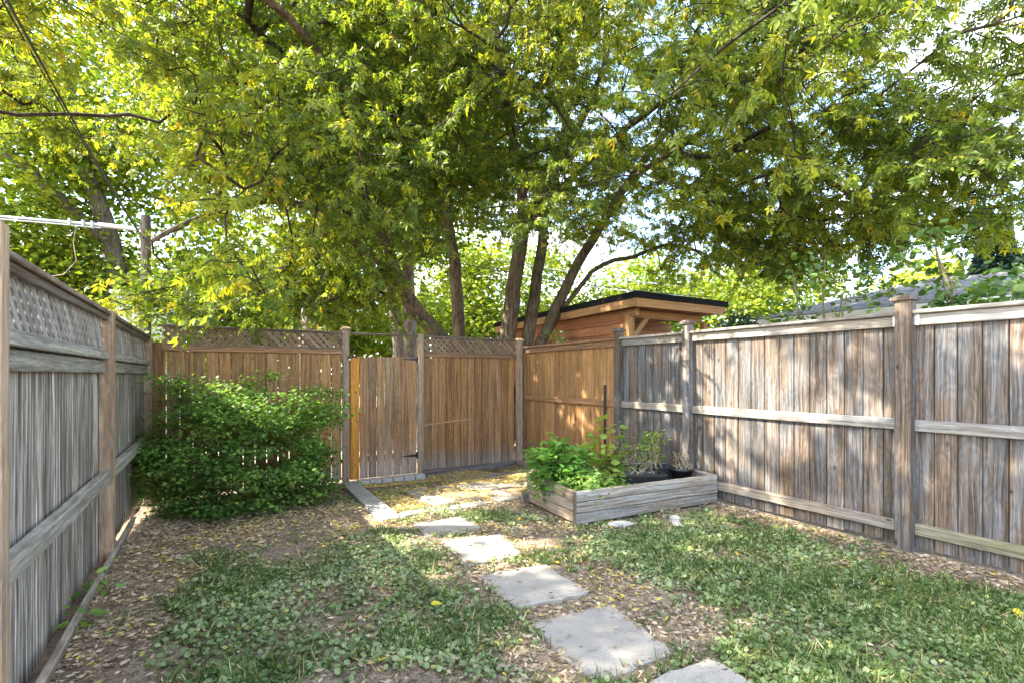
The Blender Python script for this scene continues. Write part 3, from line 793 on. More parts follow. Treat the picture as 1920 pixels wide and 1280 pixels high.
# ------------------------------------------------------------------ trees
class Skeleton:
    def __init__(s):
        s.pos = []; s.par = []; s.rad = []; s.chains = []
    def add(s, p, par, r=0.0):
        s.pos.append(np.array(p, float)); s.par.append(par); s.rad.append(r); return len(s.pos) - 1
    def stem(s, pts, radii, start=None):
        ch = [] if start is None else [start]
        prev = -1 if start is None else start
        # smooth the polyline
        P = np.array(([s.pos[start]] if start is not None else []) + [np.array(p, float) for p in pts])
        rr = np.array(([radii[0]] if start is not None else []) + list(radii))
        n = len(P)
        out = []
        for i in range(n - 1):
            p0 = P[max(i - 1, 0)]; p1 = P[i]; p2 = P[i + 1]; p3 = P[min(i + 2, n - 1)]
            for k in range(4):
                t = k / 4
                q = 0.5 * ((2 * p1) + (-p0 + p2) * t + (2 * p0 - 5 * p1 + 4 * p2 - p3) * t * t + (-p0 + 3 * p1 - 3 * p2 + p3) * t ** 3)
                out.append((q, rr[i] * (1 - t) + rr[i + 1] * t))
        out.append((P[-1], rr[-1]))
        for j, (q, r) in enumerate(out):
            if start is not None and j == 0: continue
            prev = s.add(q + (rng.normal(0, 0.012, 3) if 0 < j < len(out) - 1 else 0), prev, r); ch.append(prev)
        s.chains.append(ch)
        return ch
    def grow(s, targets, seg=0.28, minr=0.008, sag=0.10, jit=0.05):
        """join every target to the nearest limb"""
        base = np.array(s.pos)
        d0 = np.min(np.linalg.norm(targets[:, None] - base[None], axis=2), axis=1) if len(base) * len(targets) < 4e7 else np.zeros(len(targets))
        for ti in np.argsort(d0):
            t = targets[ti]
            A = np.array(s.pos)
            dv = t - A
            dist = np.linalg.norm(dv, axis=1)
            cost = dist + np.where(dv[:, 2] < 0, -dv[:, 2] * 0.25, 0)
            i = int(np.argmin(cost)); L = dist[i]
            if L < 0.05: continue
            n = max(2, int(L / seg)); a = A[i]
            prevdir = (a - A[s.par[i]]) if s.par[i] >= 0 else np.array([0, 0, 1.0])
            prevdir = prevdir / max(np.linalg.norm(prevdir), 1e-6)
            ctrl = a + prevdir * L * 0.35 + np.array([0, 0, sag * L])
            ch = [i]; prev = i
            for k in range(1, n + 1):
                u = k / n
                q = (1 - u) ** 2 * a + 2 * u * (1 - u) * ctrl + u * u * t
                if k < n: q = q + rng.normal(0, jit, 3) * min(1, L) * 0.7
                prev = s.add(q, prev, 0); ch.append(prev)
            s.chains.append(ch)
        # pipe model
        n = len(s.pos); acc = np.zeros(n)
        kids = np.zeros(n, int)
        for i in range(n):
            if s.par[i] >= 0: kids[s.par[i]] += 1
        for i in range(n - 1, -1, -1):
            if kids[i] == 0: acc[i] = max(acc[i], minr ** 2.3)
            if s.par[i] >= 0: acc[s.par[i]] += acc[i] + 0.6e-6
        r = acc ** (1 / 2.3)
        s.rad = [max(a, float(b)) if a > 0 else float(b) for a, b in zip(s.rad, np.minimum(r, 0.07))]
    def mesh(s, lo=0.0, hi=9.0, sides=6):
        Vs, Fs, off = [], [], 0
        for ch in s.chains:
            P = np.array([s.pos[i] for i in ch]); rr = np.array([s.rad[i] for i in ch])
            if len(ch) > 1 and s.chains.index(ch) >= 0:
                rr[0] = min(rr[0], rr[1] * 1.25)
            mr = rr.max()
            if not (lo <= mr < hi): continue
            sd = 10 if mr > 0.06 else (6 if mr > 0.02 else 4)
            tan = norm(np.gradient(P, axis=0))
            ref = np.array([0.31, 0.93, 0.17]); x = norm(np.cross(tan, ref)); y = np.cross(tan, x)
            a = np.arange(sd) * 2 * math.pi / sd
            wob = 1 + (0.07 * np.sin(3 * a[None] + np.arange(len(P))[:, None] * 0.7) if mr > 0.04 else 0)
            ring = P[:, None] + (x[:, None] * np.cos(a)[None, :, None] + y[:, None] * np.sin(a)[None, :, None]) * (rr[:, None] * wob)[..., None]
            Vs.append(ring.reshape(-1, 3))
            m = len(P); idx = np.arange(m * sd).reshape(m, sd) + off
            nx = np.roll(idx, -1, axis=1)
            Fs.append(np.stack([idx[:-1], nx[:-1], nx[1:], idx[1:]], -1).reshape(-1, 4))
            off += m * sd
        if not Vs: return None
        return np.concatenate(Vs), np.concatenate(Fs)

def split_skeleton(sk, n_stems, par, bark, base, trunk_name='trunk', bbark=None):
    ch = sk.chains
    for i in range(n_stems):
        sk.chains = [ch[i]]
        V, F = sk.mesh()
        np_obj(trunk_name if i == 0 else 'limb', V - base, F, bark, par, smooth=True)
    sk.chains = ch[n_stems:]
    r = sk.mesh()
    if r is not None:
        o = np_obj('branches', r[0] - base, r[1], bbark or bark, par, smooth=True)
        o['kind'] = 'stuff'
    sk.chains = ch

# main tree ------------------------------------------------------------
MB = np.array([4.9, 8.6, -0.25])
tree = thing('maple_tree', 'many-stemmed maple whose green and yellow crown hangs over the yard', 'tree', tuple(MB))
sk = Skeleton()
c = sk.stem([tuple(MB), (5.0, 8.5, 2.16), (5.15, 8.5, 3.34), (5.36, 8.5, 4.33), (5.21, 8.4, 5.34), (4.79, 8.2, 6.5), (4.45, 8.0, 7.79)], [0.22, 0.165, 0.15, 0.135, 0.09, 0.065, 0.04])
a = sk.stem([(4.3, 8.5, 1.1), (3.6, 8.4, 1.95), (2.79, 8.2, 2.82), (2.3, 7.9, 3.55), (1.98, 7.5, 4.37), (1.49, 7.0, 5.18), (0.75, 6.5, 5.7), (-0.3, 6.2, 5.8)], [0.15, 0.14, 0.125, 0.10, 0.075, 0.055, 0.04, 0.03], c[0])
d = sk.stem([(5.25, 8.4, 1.2), (5.38, 8.4, 2.06), (5.59, 8.4, 3.15), (5.72, 8.3, 4.33), (5.85, 8.3, 5.33), (6.44, 8.0, 6.54), (6.8, 7.6, 7.85)], [0.15, 0.13, 0.115, 0.10, 0.08, 0.06, 0.035], c[0])
e_ = sk.stem([(5.35, 8.4, 1.2), (5.66, 8.3, 2.06), (6.18, 8.2, 3.17), (6.72, 8.0, 4.18), (7.38, 7.6, 5.4), (8.0, 6.9, 6.5), (8.4, 5.9, 7.0), (8.7, 4.8, 7.2)], [0.13, 0.12, 0.11, 0.095, 0.08, 0.065, 0.05, 0.035], c[0])
sk.stem([(5.79, 8.6, 4.86), (6.42, 8.7, 6.26), (6.93, 8.8, 8.32)], [0.12, 0.085, 0.04], c[12])
sk.stem([(6.72, 8.0, 3.52), (7.73, 7.8, 3.93), (8.54, 7.5, 4.2), (9.75, 7.2, 3.94)], [0.05, 0.042, 0.034, 0.02], e_[8])
sk.stem([(7.9, 5.6, 5.97), (8.35, 5.1, 5.41), (8.91, 4.6, 4.79), (9.2, 4.0, 4.2)], [0.05, 0.045, 0.035, 0.02], e_[20])
sk.stem([(3.9, 6.6, 5.6), (3.3, 5.6, 5.5), (2.7, 4.9, 5.1)], [0.06, 0.045, 0.03], c[17])
sk.stem([(1.2, 7.4, 3.7), (0.2, 7.1, 3.5), (-0.6, 6.9, 2.9)], [0.05, 0.04, 0.025], a[13])
sk.stem([(6.6, 6.8, 6.0), (6.4, 5.6, 5.9), (6.2, 4.6, 5.5)], [0.05, 0.04, 0.025], d[18])
NST = len(sk.chains)
CS, CC = math.sin(R(30.9)), math.cos(R(30.9))
def main_targets(n):
    out = []
    rg = np.random.default_rng(5)
    while len(out) < n:
        p = np.array([rg.uniform(-4.2, 10.5), rg.uniform(2.0, 11.8), rg.uniform(1.8, 9.2)])
        x, y, z = p
        rad = math.hypot((x - 4.2) / 7.0, (y - 8.0) / 6.2)
        if rad > 1: continue
        zt = 9.3 - 3.2 * rad ** 2
        dist = math.hypot(x, y)
        if dist < 4.3: continue
        zl = 1.75 + 0.27 * dist * 1.0 + 0.35 * (vnoise(x, y, 0.7, 3) - 0.5) * 2
        zl -= 0.75 * float(sstep(1.6, -0.2, x)) * float(sstep(8.5, 6.5, y))
        if x > 6: zl -= 0.25
        zl -= 0.45 * float(sstep(4.6, 3.0, x))
        if x < -0.03 * y: zl = max(zl, 1.4 + 0.35 * dist)
        if z < zl or z > zt: continue
        dens = 0.45 + 0.55 * float(sstep(0.35, 0.95, math.hypot(rad, (z - 4.5) / 5.0)))
        if x > 5.5 and y < 6.5: dens *= 0.40
        if x < 1.5: dens *= 1.05
        if y > 8.6: dens *= 0.7
        if vnoise(x * 0.9 + z * 0.6, y * 0.9 - z * 0.5, 0.9, 7) < 0.30: continue
        if 2.6 < x < 7.2 and y < 8.0 and z < 1.4 + 0.55 * dist: dens *= 0.55
        if z > 1.9 + 0.85 * dist: dens *= 0.5
        if rg.random() > dens: continue
        out.append(p)
    return np.array(out)
TG = main_targets(980)
def box_targets(n, c, rr, seed, zlow=0.30):
    g_ = np.random.default_rng(seed); out = []
    while len(out) < n:
        u = g_.uniform(-1, 1, 3)
        if np.dot(u, u) > 1: continue
        p = np.array(c) + u * np.array(rr)
        d_ = p[0] * CS + p[1] * CC
        if math.hypot(p[0], p[1]) < 4.2 and p[2] < 4.8: continue
        if p[2] < 1.4 + zlow * max(d_, 3.0): continue
        if vnoise(p[0] * 0.9 + p[2] * 0.6, p[1] * 0.9 - p[2] * 0.5, 0.9, 7) < 0.25: continue
        out.append(p)
    return np.array(out)
TG = np.concatenate([TG, box_targets(235, (7.6, 3.5, 5.1), (2.7, 2.7, 2.5), 61, 0.26), box_targets(80, (2.2, 5.9, 5.0), (3.4, 1.6, 1.7), 62, 0.33), box_targets(40, (8.9, 6.6, 4.1), (1.9, 1.4, 0.9), 64, 0.2), box_targets(50, (1.5, 8.3, 3.0), (1.9, 1.0, 0.8), 65, 0.12), box_targets(46, (7.6, 3.4, 3.6), (2.0, 2.0, 0.7), 66, 0.19)])
TG = TG[~((TG[:, 0] < -0.08 * TG[:, 1]) & (np.hypot(TG[:, 0], TG[:, 1]) < 7.8))]
# a low spray that hangs in front of the left end of the back fence
TG = np.concatenate([TG, np.array([(-0.55, 7.1, 2.25), (-0.2, 7.15, 2.2), (0.15, 7.1, 2.15), (0.45, 7.2, 2.35), (-0.35, 7.0, 2.5), (0.0, 7.0, 2.55), (0.6, 7.3, 2.6), (-0.7, 6.9, 2.3), (0.9, 7.3, 2.9)])])
sk.grow(TG)
split_skeleton(sk, NST, tree, M['bark_main'], MB, bbark=M['bark_twig'])

def crown(targets, per, spread, size, rg, tintf, droop=(-0.9, 0.05)):
    n = len(targets) * per
    ctr = np.repeat(targets, per, axis=0)
    off = rg.normal(0, 1, (n, 3)) * np.array([spread, spread, spread * 0.62])
    pos = ctr + off
    dr = rand_dirs(n, droop[0], droop[1], rg) + norm(off) * np.array([0.5, 0.5, 0.1])
    up = rand_dirs(n, 0.1, 1.0, rg)
    return pos, frames(dr, up), rg.uniform(size[0], size[1], n), tintf(pos, rg)

def main_tint(p, rg):
    n = len(p)
    t = 0.41 + 0.42 * (vnoise(p[:, 0] + p[:, 2] * 0.5, p[:, 1] - p[:, 2] * 0.7, 0.8, 6) - 0.5)
    t += 0.08 * sstep(1.5, -2.5, p[:, 0]) + 0.08 * sstep(5, 8, p[:, 2])
    t += rg.normal(0, 0.13, n)
    y = rg.random(n) < 0.045
    t[y] += rg.uniform(0.25, 0.5, y.sum())
    return np.clip(t, 0, 1)
def sprays(targets, centre, nt, nl, length, size, rg, tintf, droop=0.35):
    """leafy twigs: a few bending shoots at every limb end, leaves set along them"""
    N = len(targets) * nt
    st = np.repeat(targets, nt, axis=0) + rg.normal(0, 0.10, (N, 3))
    out = st - np.asarray(centre); out[:, 2] *= 0.3
    d = norm(rand_dirs(N, -0.45, 0.55, rg) + 0.55 * norm(out))
    L = rg.uniform(length[0], length[1], N)
    ts = np.linspace(0, 1, 4)
    P = st[:, None] + d[:, None] * (L[:, None] * ts[None])[..., None]
    P[:, :, 2] -= droop * L[:, None] * ts[None] ** 2
    P[:, 1:3] += rg.normal(0, 0.018, (N, 2, 3))
    tan = norm(P[:, 3] - P[:, 0]); x = norm(np.cross(tan, np.array([0.2, 0.3, 0.93]))); y = np.cross(tan, x)
    an = np.arange(3) * 2 * math.pi / 3
    rad = np.array([0.0075, 0.006, 0.0045, 0.0025])
    ring = P[:, :, None] + rad[None, :, None, None] * (x[:, None, None] * np.cos(an)[None, None, :, None] + y[:, None, None] * np.sin(an)[None, None, :, None])
    idx = (np.arange(N) * 12)[:, None, None] + np.arange(12).reshape(1, 4, 3)
    nx = np.roll(idx, -1, axis=2)
    TF = np.stack([idx[:, :-1], nx[:, :-1], nx[:, 1:], idx[:, 1:]], -1).reshape(-1, 4)
    tw = (ring.reshape(-1, 3), TF)
    M_ = N * nl
    ti = np.repeat(np.arange(N), nl)
    u = np.tile(np.linspace(0.16, 1.0, nl), N) + rg.normal(0, 0.04, M_)
    u = np.clip(u, 0.1, 1.05)
    pos = st[ti] + d[ti] * (L[ti] * u)[:, None]; pos[:, 2] -= droop * L[ti] * u ** 2
    side = np.where(np.tile(np.arange(nl) % 2, N) == 0, 1.0, -1.0)[:, None]
    dr = tan[ti] * rg.uniform(0.2, 0.8, (M_, 1)) + x[ti] * side * rg.uniform(0.4, 1.0, (M_, 1)) + rg.normal(0, 0.35, (M_, 3)) + np.array([0, 0, -0.55])
    up = rand_dirs(M_, 0.25, 1.0, rg)
    return pos, frames(dr, up), rg.uniform(size[0], size[1], M_), tintf(pos, rg), tw
rg = np.random.default_rng(21)
pos, Rm, sc, tn, tw = sprays(TG, (4.8, 8.3, 4.5), 6, 11, (0.28, 0.66), (0.055, 0.108), rg, main_tint)
o = np_obj('twigs', tw[0] - MB, tw[1], M['bark_twig'], tree); o['kind'] = 'stuff'
kp = (pos[:, 2] > 1.72) & (np.linalg.norm(pos[:, :2], axis=1) > 3.7)
pos, Rm, sc, tn = pos[kp], Rm[kp], sc[kp], tn[kp]
# nearest leaves that fall inside the view become pieces of their own
dep = pos[:, 0] * CS + pos[:, 1] * CC; lat = pos[:, 0] * CC - pos[:, 1] * CS
sx = lat / dep; sy = (pos[:, 2] - 1.4) / dep
inview = (np.abs(sx) < 1.0) & (sy < 0.74) & (sy > 0)
order = np.argsort(np.where(inview, dep / sc, 1e9))[:280]
LEAFM = []
for v in range(4):
    for tt in (0.15, 0.3, 0.45, 0.62, 0.85):
        LEAFM.append(np_mesh('leaf', COMP[v][0], COMP[v][1], M['leaf_main'], np.full(len(COMP[v][0]), tt)))
for q, i in enumerate(order):
    lv = int(np.argmin(np.abs(np.array([0.15, 0.3, 0.45, 0.62, 0.85]) - tn[i])))
    o = link(bpy.data.objects.new('leaf', LEAFM[(q % 4) * 5 + lv]), tree)
    m4 = Matrix(Rm[i].tolist()).to_4x4() @ Matrix.Scale(float(sc[i]), 4)
    m4.translation = Vector(pos[i] - MB)
    o.matrix_basis = m4
mask = np.ones(len(pos), bool); mask[order] = False
pos, Rm, sc, tn = pos[mask], Rm[mask], sc[mask], tn[mask]
parts = []
vi = rg.integers(0, 4, len(pos))
for v in range(4):
    k = vi == v
    parts.append(scatter(*COMP[v], pos[k] - MB, Rm[k], sc[k], tn[k]))
V, F, TT = join_np(parts)
o = np_obj('crown', V, F, M['leaf_main'], tree, TT); o['kind'] = 'stuff'

# maple added at the left, crown thickened out of view to shade the yard ------------------------------------------
LB = np.array([-4.6, 7.2, -0.2])
ltree = thing('maple_tree', 'yellowing maple added to shade the yard, boughs reaching in over the left fence', 'tree', tuple(LB))
sk2 = Skeleton()
c = sk2.stem([tuple(LB), (-4.5, 7.1, 2.0), (-4.2, 6.8, 4.0), (-3.6, 6.2, 5.6), (-2.8, 5.6, 6.8)], [0.24, 0.2, 0.17, 0.12, 0.06])
sk2.stem([(-3.4, 6.1, 5.2), (-2.8, 5.5, 6.0)], [0.08, 0.06, 0.03], c[9])
n2 = len(sk2.chains)
TL = box_targets(420, (-2.0, 4.9, 6.2), (2.9, 2.8, 2.1), 63, 0.34)
TL = TL[~((TL[:, 0] > -0.36 * TL[:, 1] - 0.3) & (np.hypot(TL[:, 0], TL[:, 1]) < 6.6) & (TL[:, 2] < 1.9 + 0.85 * np.hypot(TL[:, 0], TL[:, 1])))]
sk2.grow(TL)
split_skeleton(sk2, n2, ltree, M['bark_main'], LB, bbark=M['bark_twig'])
p2, R2, s2, t2, tw = sprays(TL, (-4.2, 6.8, 4.5), 5, 10, (0.28, 0.64), (0.05, 0.10), rg, main_tint)
o = np_obj('twigs', tw[0] - LB, tw[1], M['bark_twig'], ltree); o['kind'] = 'stuff'
V, F, TT = scatter(*COMP[1], p2 - LB, R2, s2, t2)
o = np_obj('crown', V, F, M['leaf_main'], ltree, TT); o['kind'] = 'stuff'

# background trees -------------------------------------------------------
def bg_tree(name, label, base, trunk, rads, centre, radius, nclus, per, leaf, bark, lm, seed, tbias=0.5, spread=0.45, group='trees beyond the back fence', extra=()):
    base = np.array(base, float)
    t = thing(name, label, 'tree', tuple(base), group)
    s = Skeleton()
    s.stem([tuple(base)] + trunk, rads)
    for pts, rr, st in extra: s.stem(pts, rr, s.chains[0][st])
    ns = len(s.chains)
    g_ = np.random.default_rng(seed)
    u = rand_dirs(nclus, -1, 1, g_) * (g_.random(nclus) ** 0.45)[:, None]
    tg = np.array(centre) + u * np.array(radius)
    tg = tg[tg[:, 2] > 0.4]
    s.grow(tg, seg=0.55, minr=0.008, jit=0.09)
    split_skeleton(s, ns, t, bark, base)
    p, Rm, sc, tn = crown(tg, per, spread, leaf, g_, lambda q, r: np.clip(tbias + 0.35 * (vnoise(q[:, 0] + q[:, 2], q[:, 1] + q[:, 2] * 0.6, 0.9, seed) - 0.5) + r.normal(0, 0.16, len(q)), 0, 1), (-0.8, 0.5))
    V, F, TT = scatter(*LEAF2, p - base, Rm, sc, tn)
    o = np_obj('crown', V, F, lm, t, TT); o['kind'] = 'stuff'
    return t

LFAR = M['leaf_far']
bg_tree('tree', 'pale grey trunk leaning behind the lattice left of the gate', (1.55, 11.0, -0.3), [(1.67, 11, 2.3), (1.9, 11, 3.88), (2.0, 11.2, 6.5)], [0.22, 0.17, 0.15, 0.06], (1.9, 11.4, 7.0), (3.0, 2.4, 2.8), 90, 150, (0.12, 0.2), M['bark_pale'], LFAR, 31, 0.5,
        extra=[([(2.6, 10.9, 2.9), (3.3, 10.8, 3.5)], [0.06, 0.05, 0.03], 6)])
bg_tree('tree', 'slender trunk seen in the opening above the gate', (3.88, 12.0, -0.3), [(3.88, 12, 2.08), (3.7, 12.1, 4.2), (3.9, 12.2, 7)], [0.15, 0.12, 0.10, 0.04], (3.6, 12.6, 6.6), (2.6, 2.0, 2.4), 80, 140, (0.13, 0.2), M['bark_pale'], LFAR, 32, 0.45)
bg_tree('tree', 'thick grey trunk beside the gate post behind the fence', (4.6, 13.2, -0.3), [(4.58, 13, 2.15), (4.5, 13, 4.2), (4.7, 13.2, 8)], [0.22, 0.19, 0.15, 0.06], (5.0, 14.0, 7.8), (3.4, 2.4, 3.0), 90, 150, (0.14, 0.22), M['bark_pale'], LFAR, 33, 0.55)
bg_tree('tree', 'upright olive trunk between the two leaning maple stems', (4.68, 10.0, -0.3), [(4.62, 10, 2.24), (4.52, 10, 3.8), (4.3, 10, 5.2), (4.1, 10.1, 7)], [0.16, 0.14, 0.13, 0.09, 0.04], (3.4, 10.3, 7.4), (2.8, 1.8, 2.2), 80, 130, (0.12, 0.19), M['bark_main'], LFAR, 34, 0.45)
bg_tree('tree', 'big yellowing tree with pale limbs behind the left fence', (-2.3, 17.6, -0.3), [(-2.3, 17.4, 2.5), (-2.35, 17.2, 4.8), (-2.9, 17.1, 7.0), (-3.3, 17, 9.5)], [0.32, 0.28, 0.24, 0.18, 0.06], (-3.2, 17.2, 8.6), (4.6, 2.6, 3.8), 170, 150, (0.12, 0.2), M['bark_pale'], LFAR, 35, 0.72,
        extra=[([(-3.3, 16.9, 5.8), (-4.7, 16.8, 7.2)], [0.14, 0.12, 0.06], 8)])
bg_tree('tree', 'dense green tree low behind the left fence', (-5.4, 16.8, -0.3), [(-5.4, 16.8, 2.0), (-5.3, 16.7, 5.0)], [0.2, 0.16, 0.06], (-4.9, 16.7, 3.2), (3.2, 1.6, 3.0), 130, 170, (0.12, 0.18), M['bark_dark'], LFAR, 36, 0.62)
bg_tree('tree', 'small green tree beside the white shed', (-0.2, 13.2, -0.3), [(-0.2, 13.2, 1.5), (-0.1, 13.2, 3.4)], [0.12, 0.09, 0.04], (0.2, 13.2, 2.5), (1.6, 1.0, 1.7), 60, 150, (0.10, 0.16), M['bark_dark'], LFAR, 37, 0.5)
FARP = [(2.5, 19, 3.6, 5.0, 0.72, 'sunlit yellow-green tree far beyond the gate'), (8.0, 21, 4.2, 5.0, 0.70, 'sunlit far tree behind the maple stems'),
        (13.5, 21, 4.0, 4.6, 0.66, 'broad yellow-green far tree left of the cedar shed roof'), (19.5, 19, 3.8, 4.4, 0.66, 'yellow-green far tree behind the cedar shed roof'),
        (23.0, 14.5, 4.2, 5.0, 0.62, 'bright yellow-green far tree between the cedar shed and shingled roof'), (-4.5, 20, 4.5, 5.0, 0.45, 'far green tree behind the utility pole'),
        (24.5, 7.6, 3.0, 3.4, 0.85, 'lime yellow far tree above the shingled roof'), (-11, 19, 5.0, 5.0, 0.5, 'far green tree at the left edge of the picture')]
for i, (x, y, cz, r, tb, lb) in enumerate(FARP):
    bg_tree('tree', lb, (x, y, -0.3), [(x + .1, y, 2), (x - .1, y, 5.5)], [0.28, 0.22, 0.08], (x, y, cz), (r, r * 0.6, cz - 0.2), 110, 150, (0.18, 0.30), M['bark_dark'], LFAR, 50 + i, tb, 0.6)

# spruce
def spruce(base, h, r, seed):
    base = np.array(base, float)
    t = thing('spruce_tree', 'dark blue-green spruce at the right edge behind the fence', 'tree', tuple(base))
    s = Skeleton(); s.stem([tuple(base), tuple(base + [0, 0, h * 0.5]), tuple(base + [0, 0, h])], [0.16, 0.09, 0.012])
    split_skeleton(s, 1, t, M['bark_dark'], base)
    g_ = np.random.default_rng(seed); n = 26000
    tt = g_.random(n) ** 0.75; zz = 0.1 + tt * (h - 0.1)
    lay = 0.72 + 0.28 * np.abs(np.sin(zz * 5.5)); rr = (1 - tt) * r * lay * g_.uniform(0.35, 1.0, n) ** 0.6
    an = g_.uniform(0, 2 * math.pi, n); rr = rr * (0.62 + 0.75 * vnoise(an * 2.2, zz * 2.6, 1.0, 5))
    p = np.stack([rr * np.cos(an), rr * np.sin(an), zz - rr * 0.25], 1)
    d = np.stack([np.cos(an), np.sin(an), np.full(n, -0.2)], 1) + g_.normal(0, 0.4, (n, 3))
    V, F, TT = scatter(LEAF2[0] * np.array([0.35, 1, 1]), LEAF2[1], p, frames(d, rand_dirs(n, 0.2, 1, g_)), g_.uniform(0.10, 0.2, n), g_.random(n))
    o = np_obj('crown', V, F, M['leaf_spruce'], t, TT); o['kind'] = 'stuff'
spruce((12.3, 3.25, -0.2), 4.5, 1.5, 3)

# ------------------------------------------------------------------ shrubs and plants
def shrub(name, label, base, clusters, stems, leaf_t, lm, per, flat, size, bark, seed, cat='bush', tint=(0.5, 0.22), upz=(0.35, 1.0), group=None, stem_r=0.006, patchy=0.25):
    base = np.array(base, float)
    t = thing(name, label, cat, tuple(base), group)
    g_ = np.random.default_rng(seed)
    s = Skeleton()
    for i in range(stems):
        c = clusters[g_.integers(0, len(clusters))]
        b = base + np.array([g_.normal(0, 0.09), g_.normal(0, 0.07), 0.0])
        mid = b + (c - b) * 0.5 + np.array([0, 0, 0.12 * abs(c[2] - b[2])])
        s.stem([tuple(b), tuple(mid), tuple(c)], [stem_r * 1.6, stem_r * 1.2, stem_r * 0.7])
    s.grow(clusters, seg=0.12, minr=0.0016, jit=0.03)
    V, F = s.mesh()
    o = np_obj('stems', V - base, F, bark, t, smooth=True); o['kind'] = 'stuff'
    n = len(clusters) * per
    off = g_.normal(0, 1, (n, 3)) * np.array(flat)
    pos = np.repeat(clusters, per, axis=0) + off
    zlo = gz(pos[:, 0], pos[:, 1]) + 0.012
    pos[:, 2] = np.maximum(pos[:, 2], zlo + g_.uniform(0, 0.06, n))
    out = pos - (base + np.array([0, 0, 0.1])); out[:, 2] *= 0.4
    dr = norm(out) * 0.7 + rand_dirs(n, -0.5, 0.25, g_)
    up = rand_dirs(n, upz[0], upz[1], g_) + norm(out) * 0.35
    tn = np.clip(tint[0] + g_.normal(0, tint[1], n) + patchy * (vnoise(pos[:, 0] * 3, pos[:, 1] * 3 + pos[:, 2] * 3, 1.3, seed) - 0.5), 0, 1)  # leaf tone varies at random in patches
    V, F, TT = scatter(*leaf_t, pos - base, frames(dr, up), g_.uniform(size[0], size[1], n), tn)
    o = np_obj('foliage', V, F, lm, t, TT); o['kind'] = 'stuff'
    return t

g_ = np.random.default_rng(77)
cl = []
while len(cl) < 215:
    p = np.array([g_.uniform(-0.75, 1.55), g_.uniform(5.55, 7.5), g_.uniform(-0.1, 1.42)])
    q = (p - np.array([0.30, 6.55, 0.40])) / np.array([1.02, 0.92, 0.80])
    e2 = np.dot(q, q)
    bump = 0.25 * (vnoise(p[0], p[1] + p[2], 2.2, 5) - 0.5)
    q2 = (p - np.array([1.15, 6.7, 0.95])) / np.array([0.35, 0.4, 0.28])
    if (e2 < 1 + bump * 0.6 and e2 > 0.35) or np.dot(q2, q2) < 1: cl.append(p)
for _ in range(14):
    an_ = g_.uniform(0, 6.28); cl.append(np.array([0.30 + 0.95 * math.cos(an_) * g_.random() ** 0.4, 6.5 + 0.8 * math.sin(an_), g_.uniform(0.95, 1.38)]))
shrub('round_bush', 'broad dark green leafy bush in the left back corner', (0.35, 6.5, -0.12), np.array(cl), 16, LOBED, M['leaf_bush'], 105, (0.12, 0.12, 0.04), (0.030, 0.058), M['stem'], 78, tint=(0.5, 0.22), upz=(0.6, 1.0), patchy=0.5)

g_ = np.random.default_rng(80)
def blob(n, c, r, zmin=0.24, shell=0.0):
    out = []
    while len(out) < n:
        u = g_.uniform(-1, 1, 3)
        if shell < np.dot(u, u) < 1:
            p = np.array(c) + u * np.array(r)
            if p[2] > zmin: out.append(p)
    return np.array(out)
pl = 'plants growing in the raised bed'
shrub('herb_plant', 'bright green feathery herb mound in the raised bed', (3.18, 4.28, 0.22), blob(46, (3.14, 4.28, 0.42), (0.34, 0.28, 0.30)), 14, LANCE, M['leaf_bright'], 42, (0.055, 0.055, 0.045), (0.06, 0.115), M['stem'], 81, 'plant', (0.5, 0.22), (0.2, 1), pl)
shrub('leafy_plant', 'tall lime green broad-leaved plant near the black stake', (3.62, 4.25, 0.22), np.array([(3.42, 4.3, 0.52), (3.52, 4.25, 0.60), (3.66, 4.3, 0.64), (3.76, 4.28, 0.80), (3.86, 4.25, 0.70), (3.78, 4.2, 0.56), (3.66, 4.2, 0.48), (3.55, 4.2, 0.40), (3.76, 4.15, 0.38), (3.60, 4.1, 0.34), (3.9, 4.2, 0.48)]), 9, OVATE, M['leaf_lime'], 13, (0.07, 0.07, 0.05), (0.08, 0.13), M['stem'], 82, 'plant', (0.5, 0.25), (0.1, 1), pl, 0.004)
shrub('weed_clump', 'low green weeds along the front of the raised bed', (3.28, 3.95, 0.22), blob(40, (3.28, 3.92, 0.29), (0.34, 0.20, 0.10)), 8, LANCE, M['leaf_bush'], 40, (0.06, 0.06, 0.03), (0.04, 0.08), M['stem'], 83, 'plant', (0.75, 0.2), (0.2, 1), pl, 0.003)
shrub('dull_shrub', 'grey-green wispy plant right of the lime green plant', (4.0, 4.2, 0.22), blob(34, (4.0, 4.2, 0.46), (0.20, 0.20, 0.22)), 9, LANCE, M['leaf_dull'], 16, (0.05, 0.05, 0.04), (0.03, 0.055), M['dry_stem'], 84, 'plant', (0.4, 0.25), (0, 1), pl, 0.003)
shrub('wispy_plant', 'thin wispy stalk with sparse leaves by the grey fence', (4.12, 4.38, 0.22), blob(10, (4.14, 4.40, 0.66), (0.06, 0.08, 0.24)), 4, LANCE, M['leaf_dull'], 6, (0.03, 0.03, 0.05), (0.03, 0.05), M['dry_stem'], 86, 'plant', (0.4, 0.25), (0, 1), pl, 0.003)
shrub('potted_plant', 'yellow-green plant with dry stems in the black trough', (4.30, 4.06, 0.30), np.concatenate([blob(26, (4.32, 4.08, 0.62), (0.17, 0.15, 0.12)), blob(10, (4.32, 4.08, 0.45), (0.2, 0.12, 0.1))]), 14, LANCE, M['leaf_lime'], 14, (0.035, 0.035, 0.03), (0.03, 0.06), M['dry_stem'], 85, 'plant', (0.35, 0.25), (0, 1), None, 0.0035)
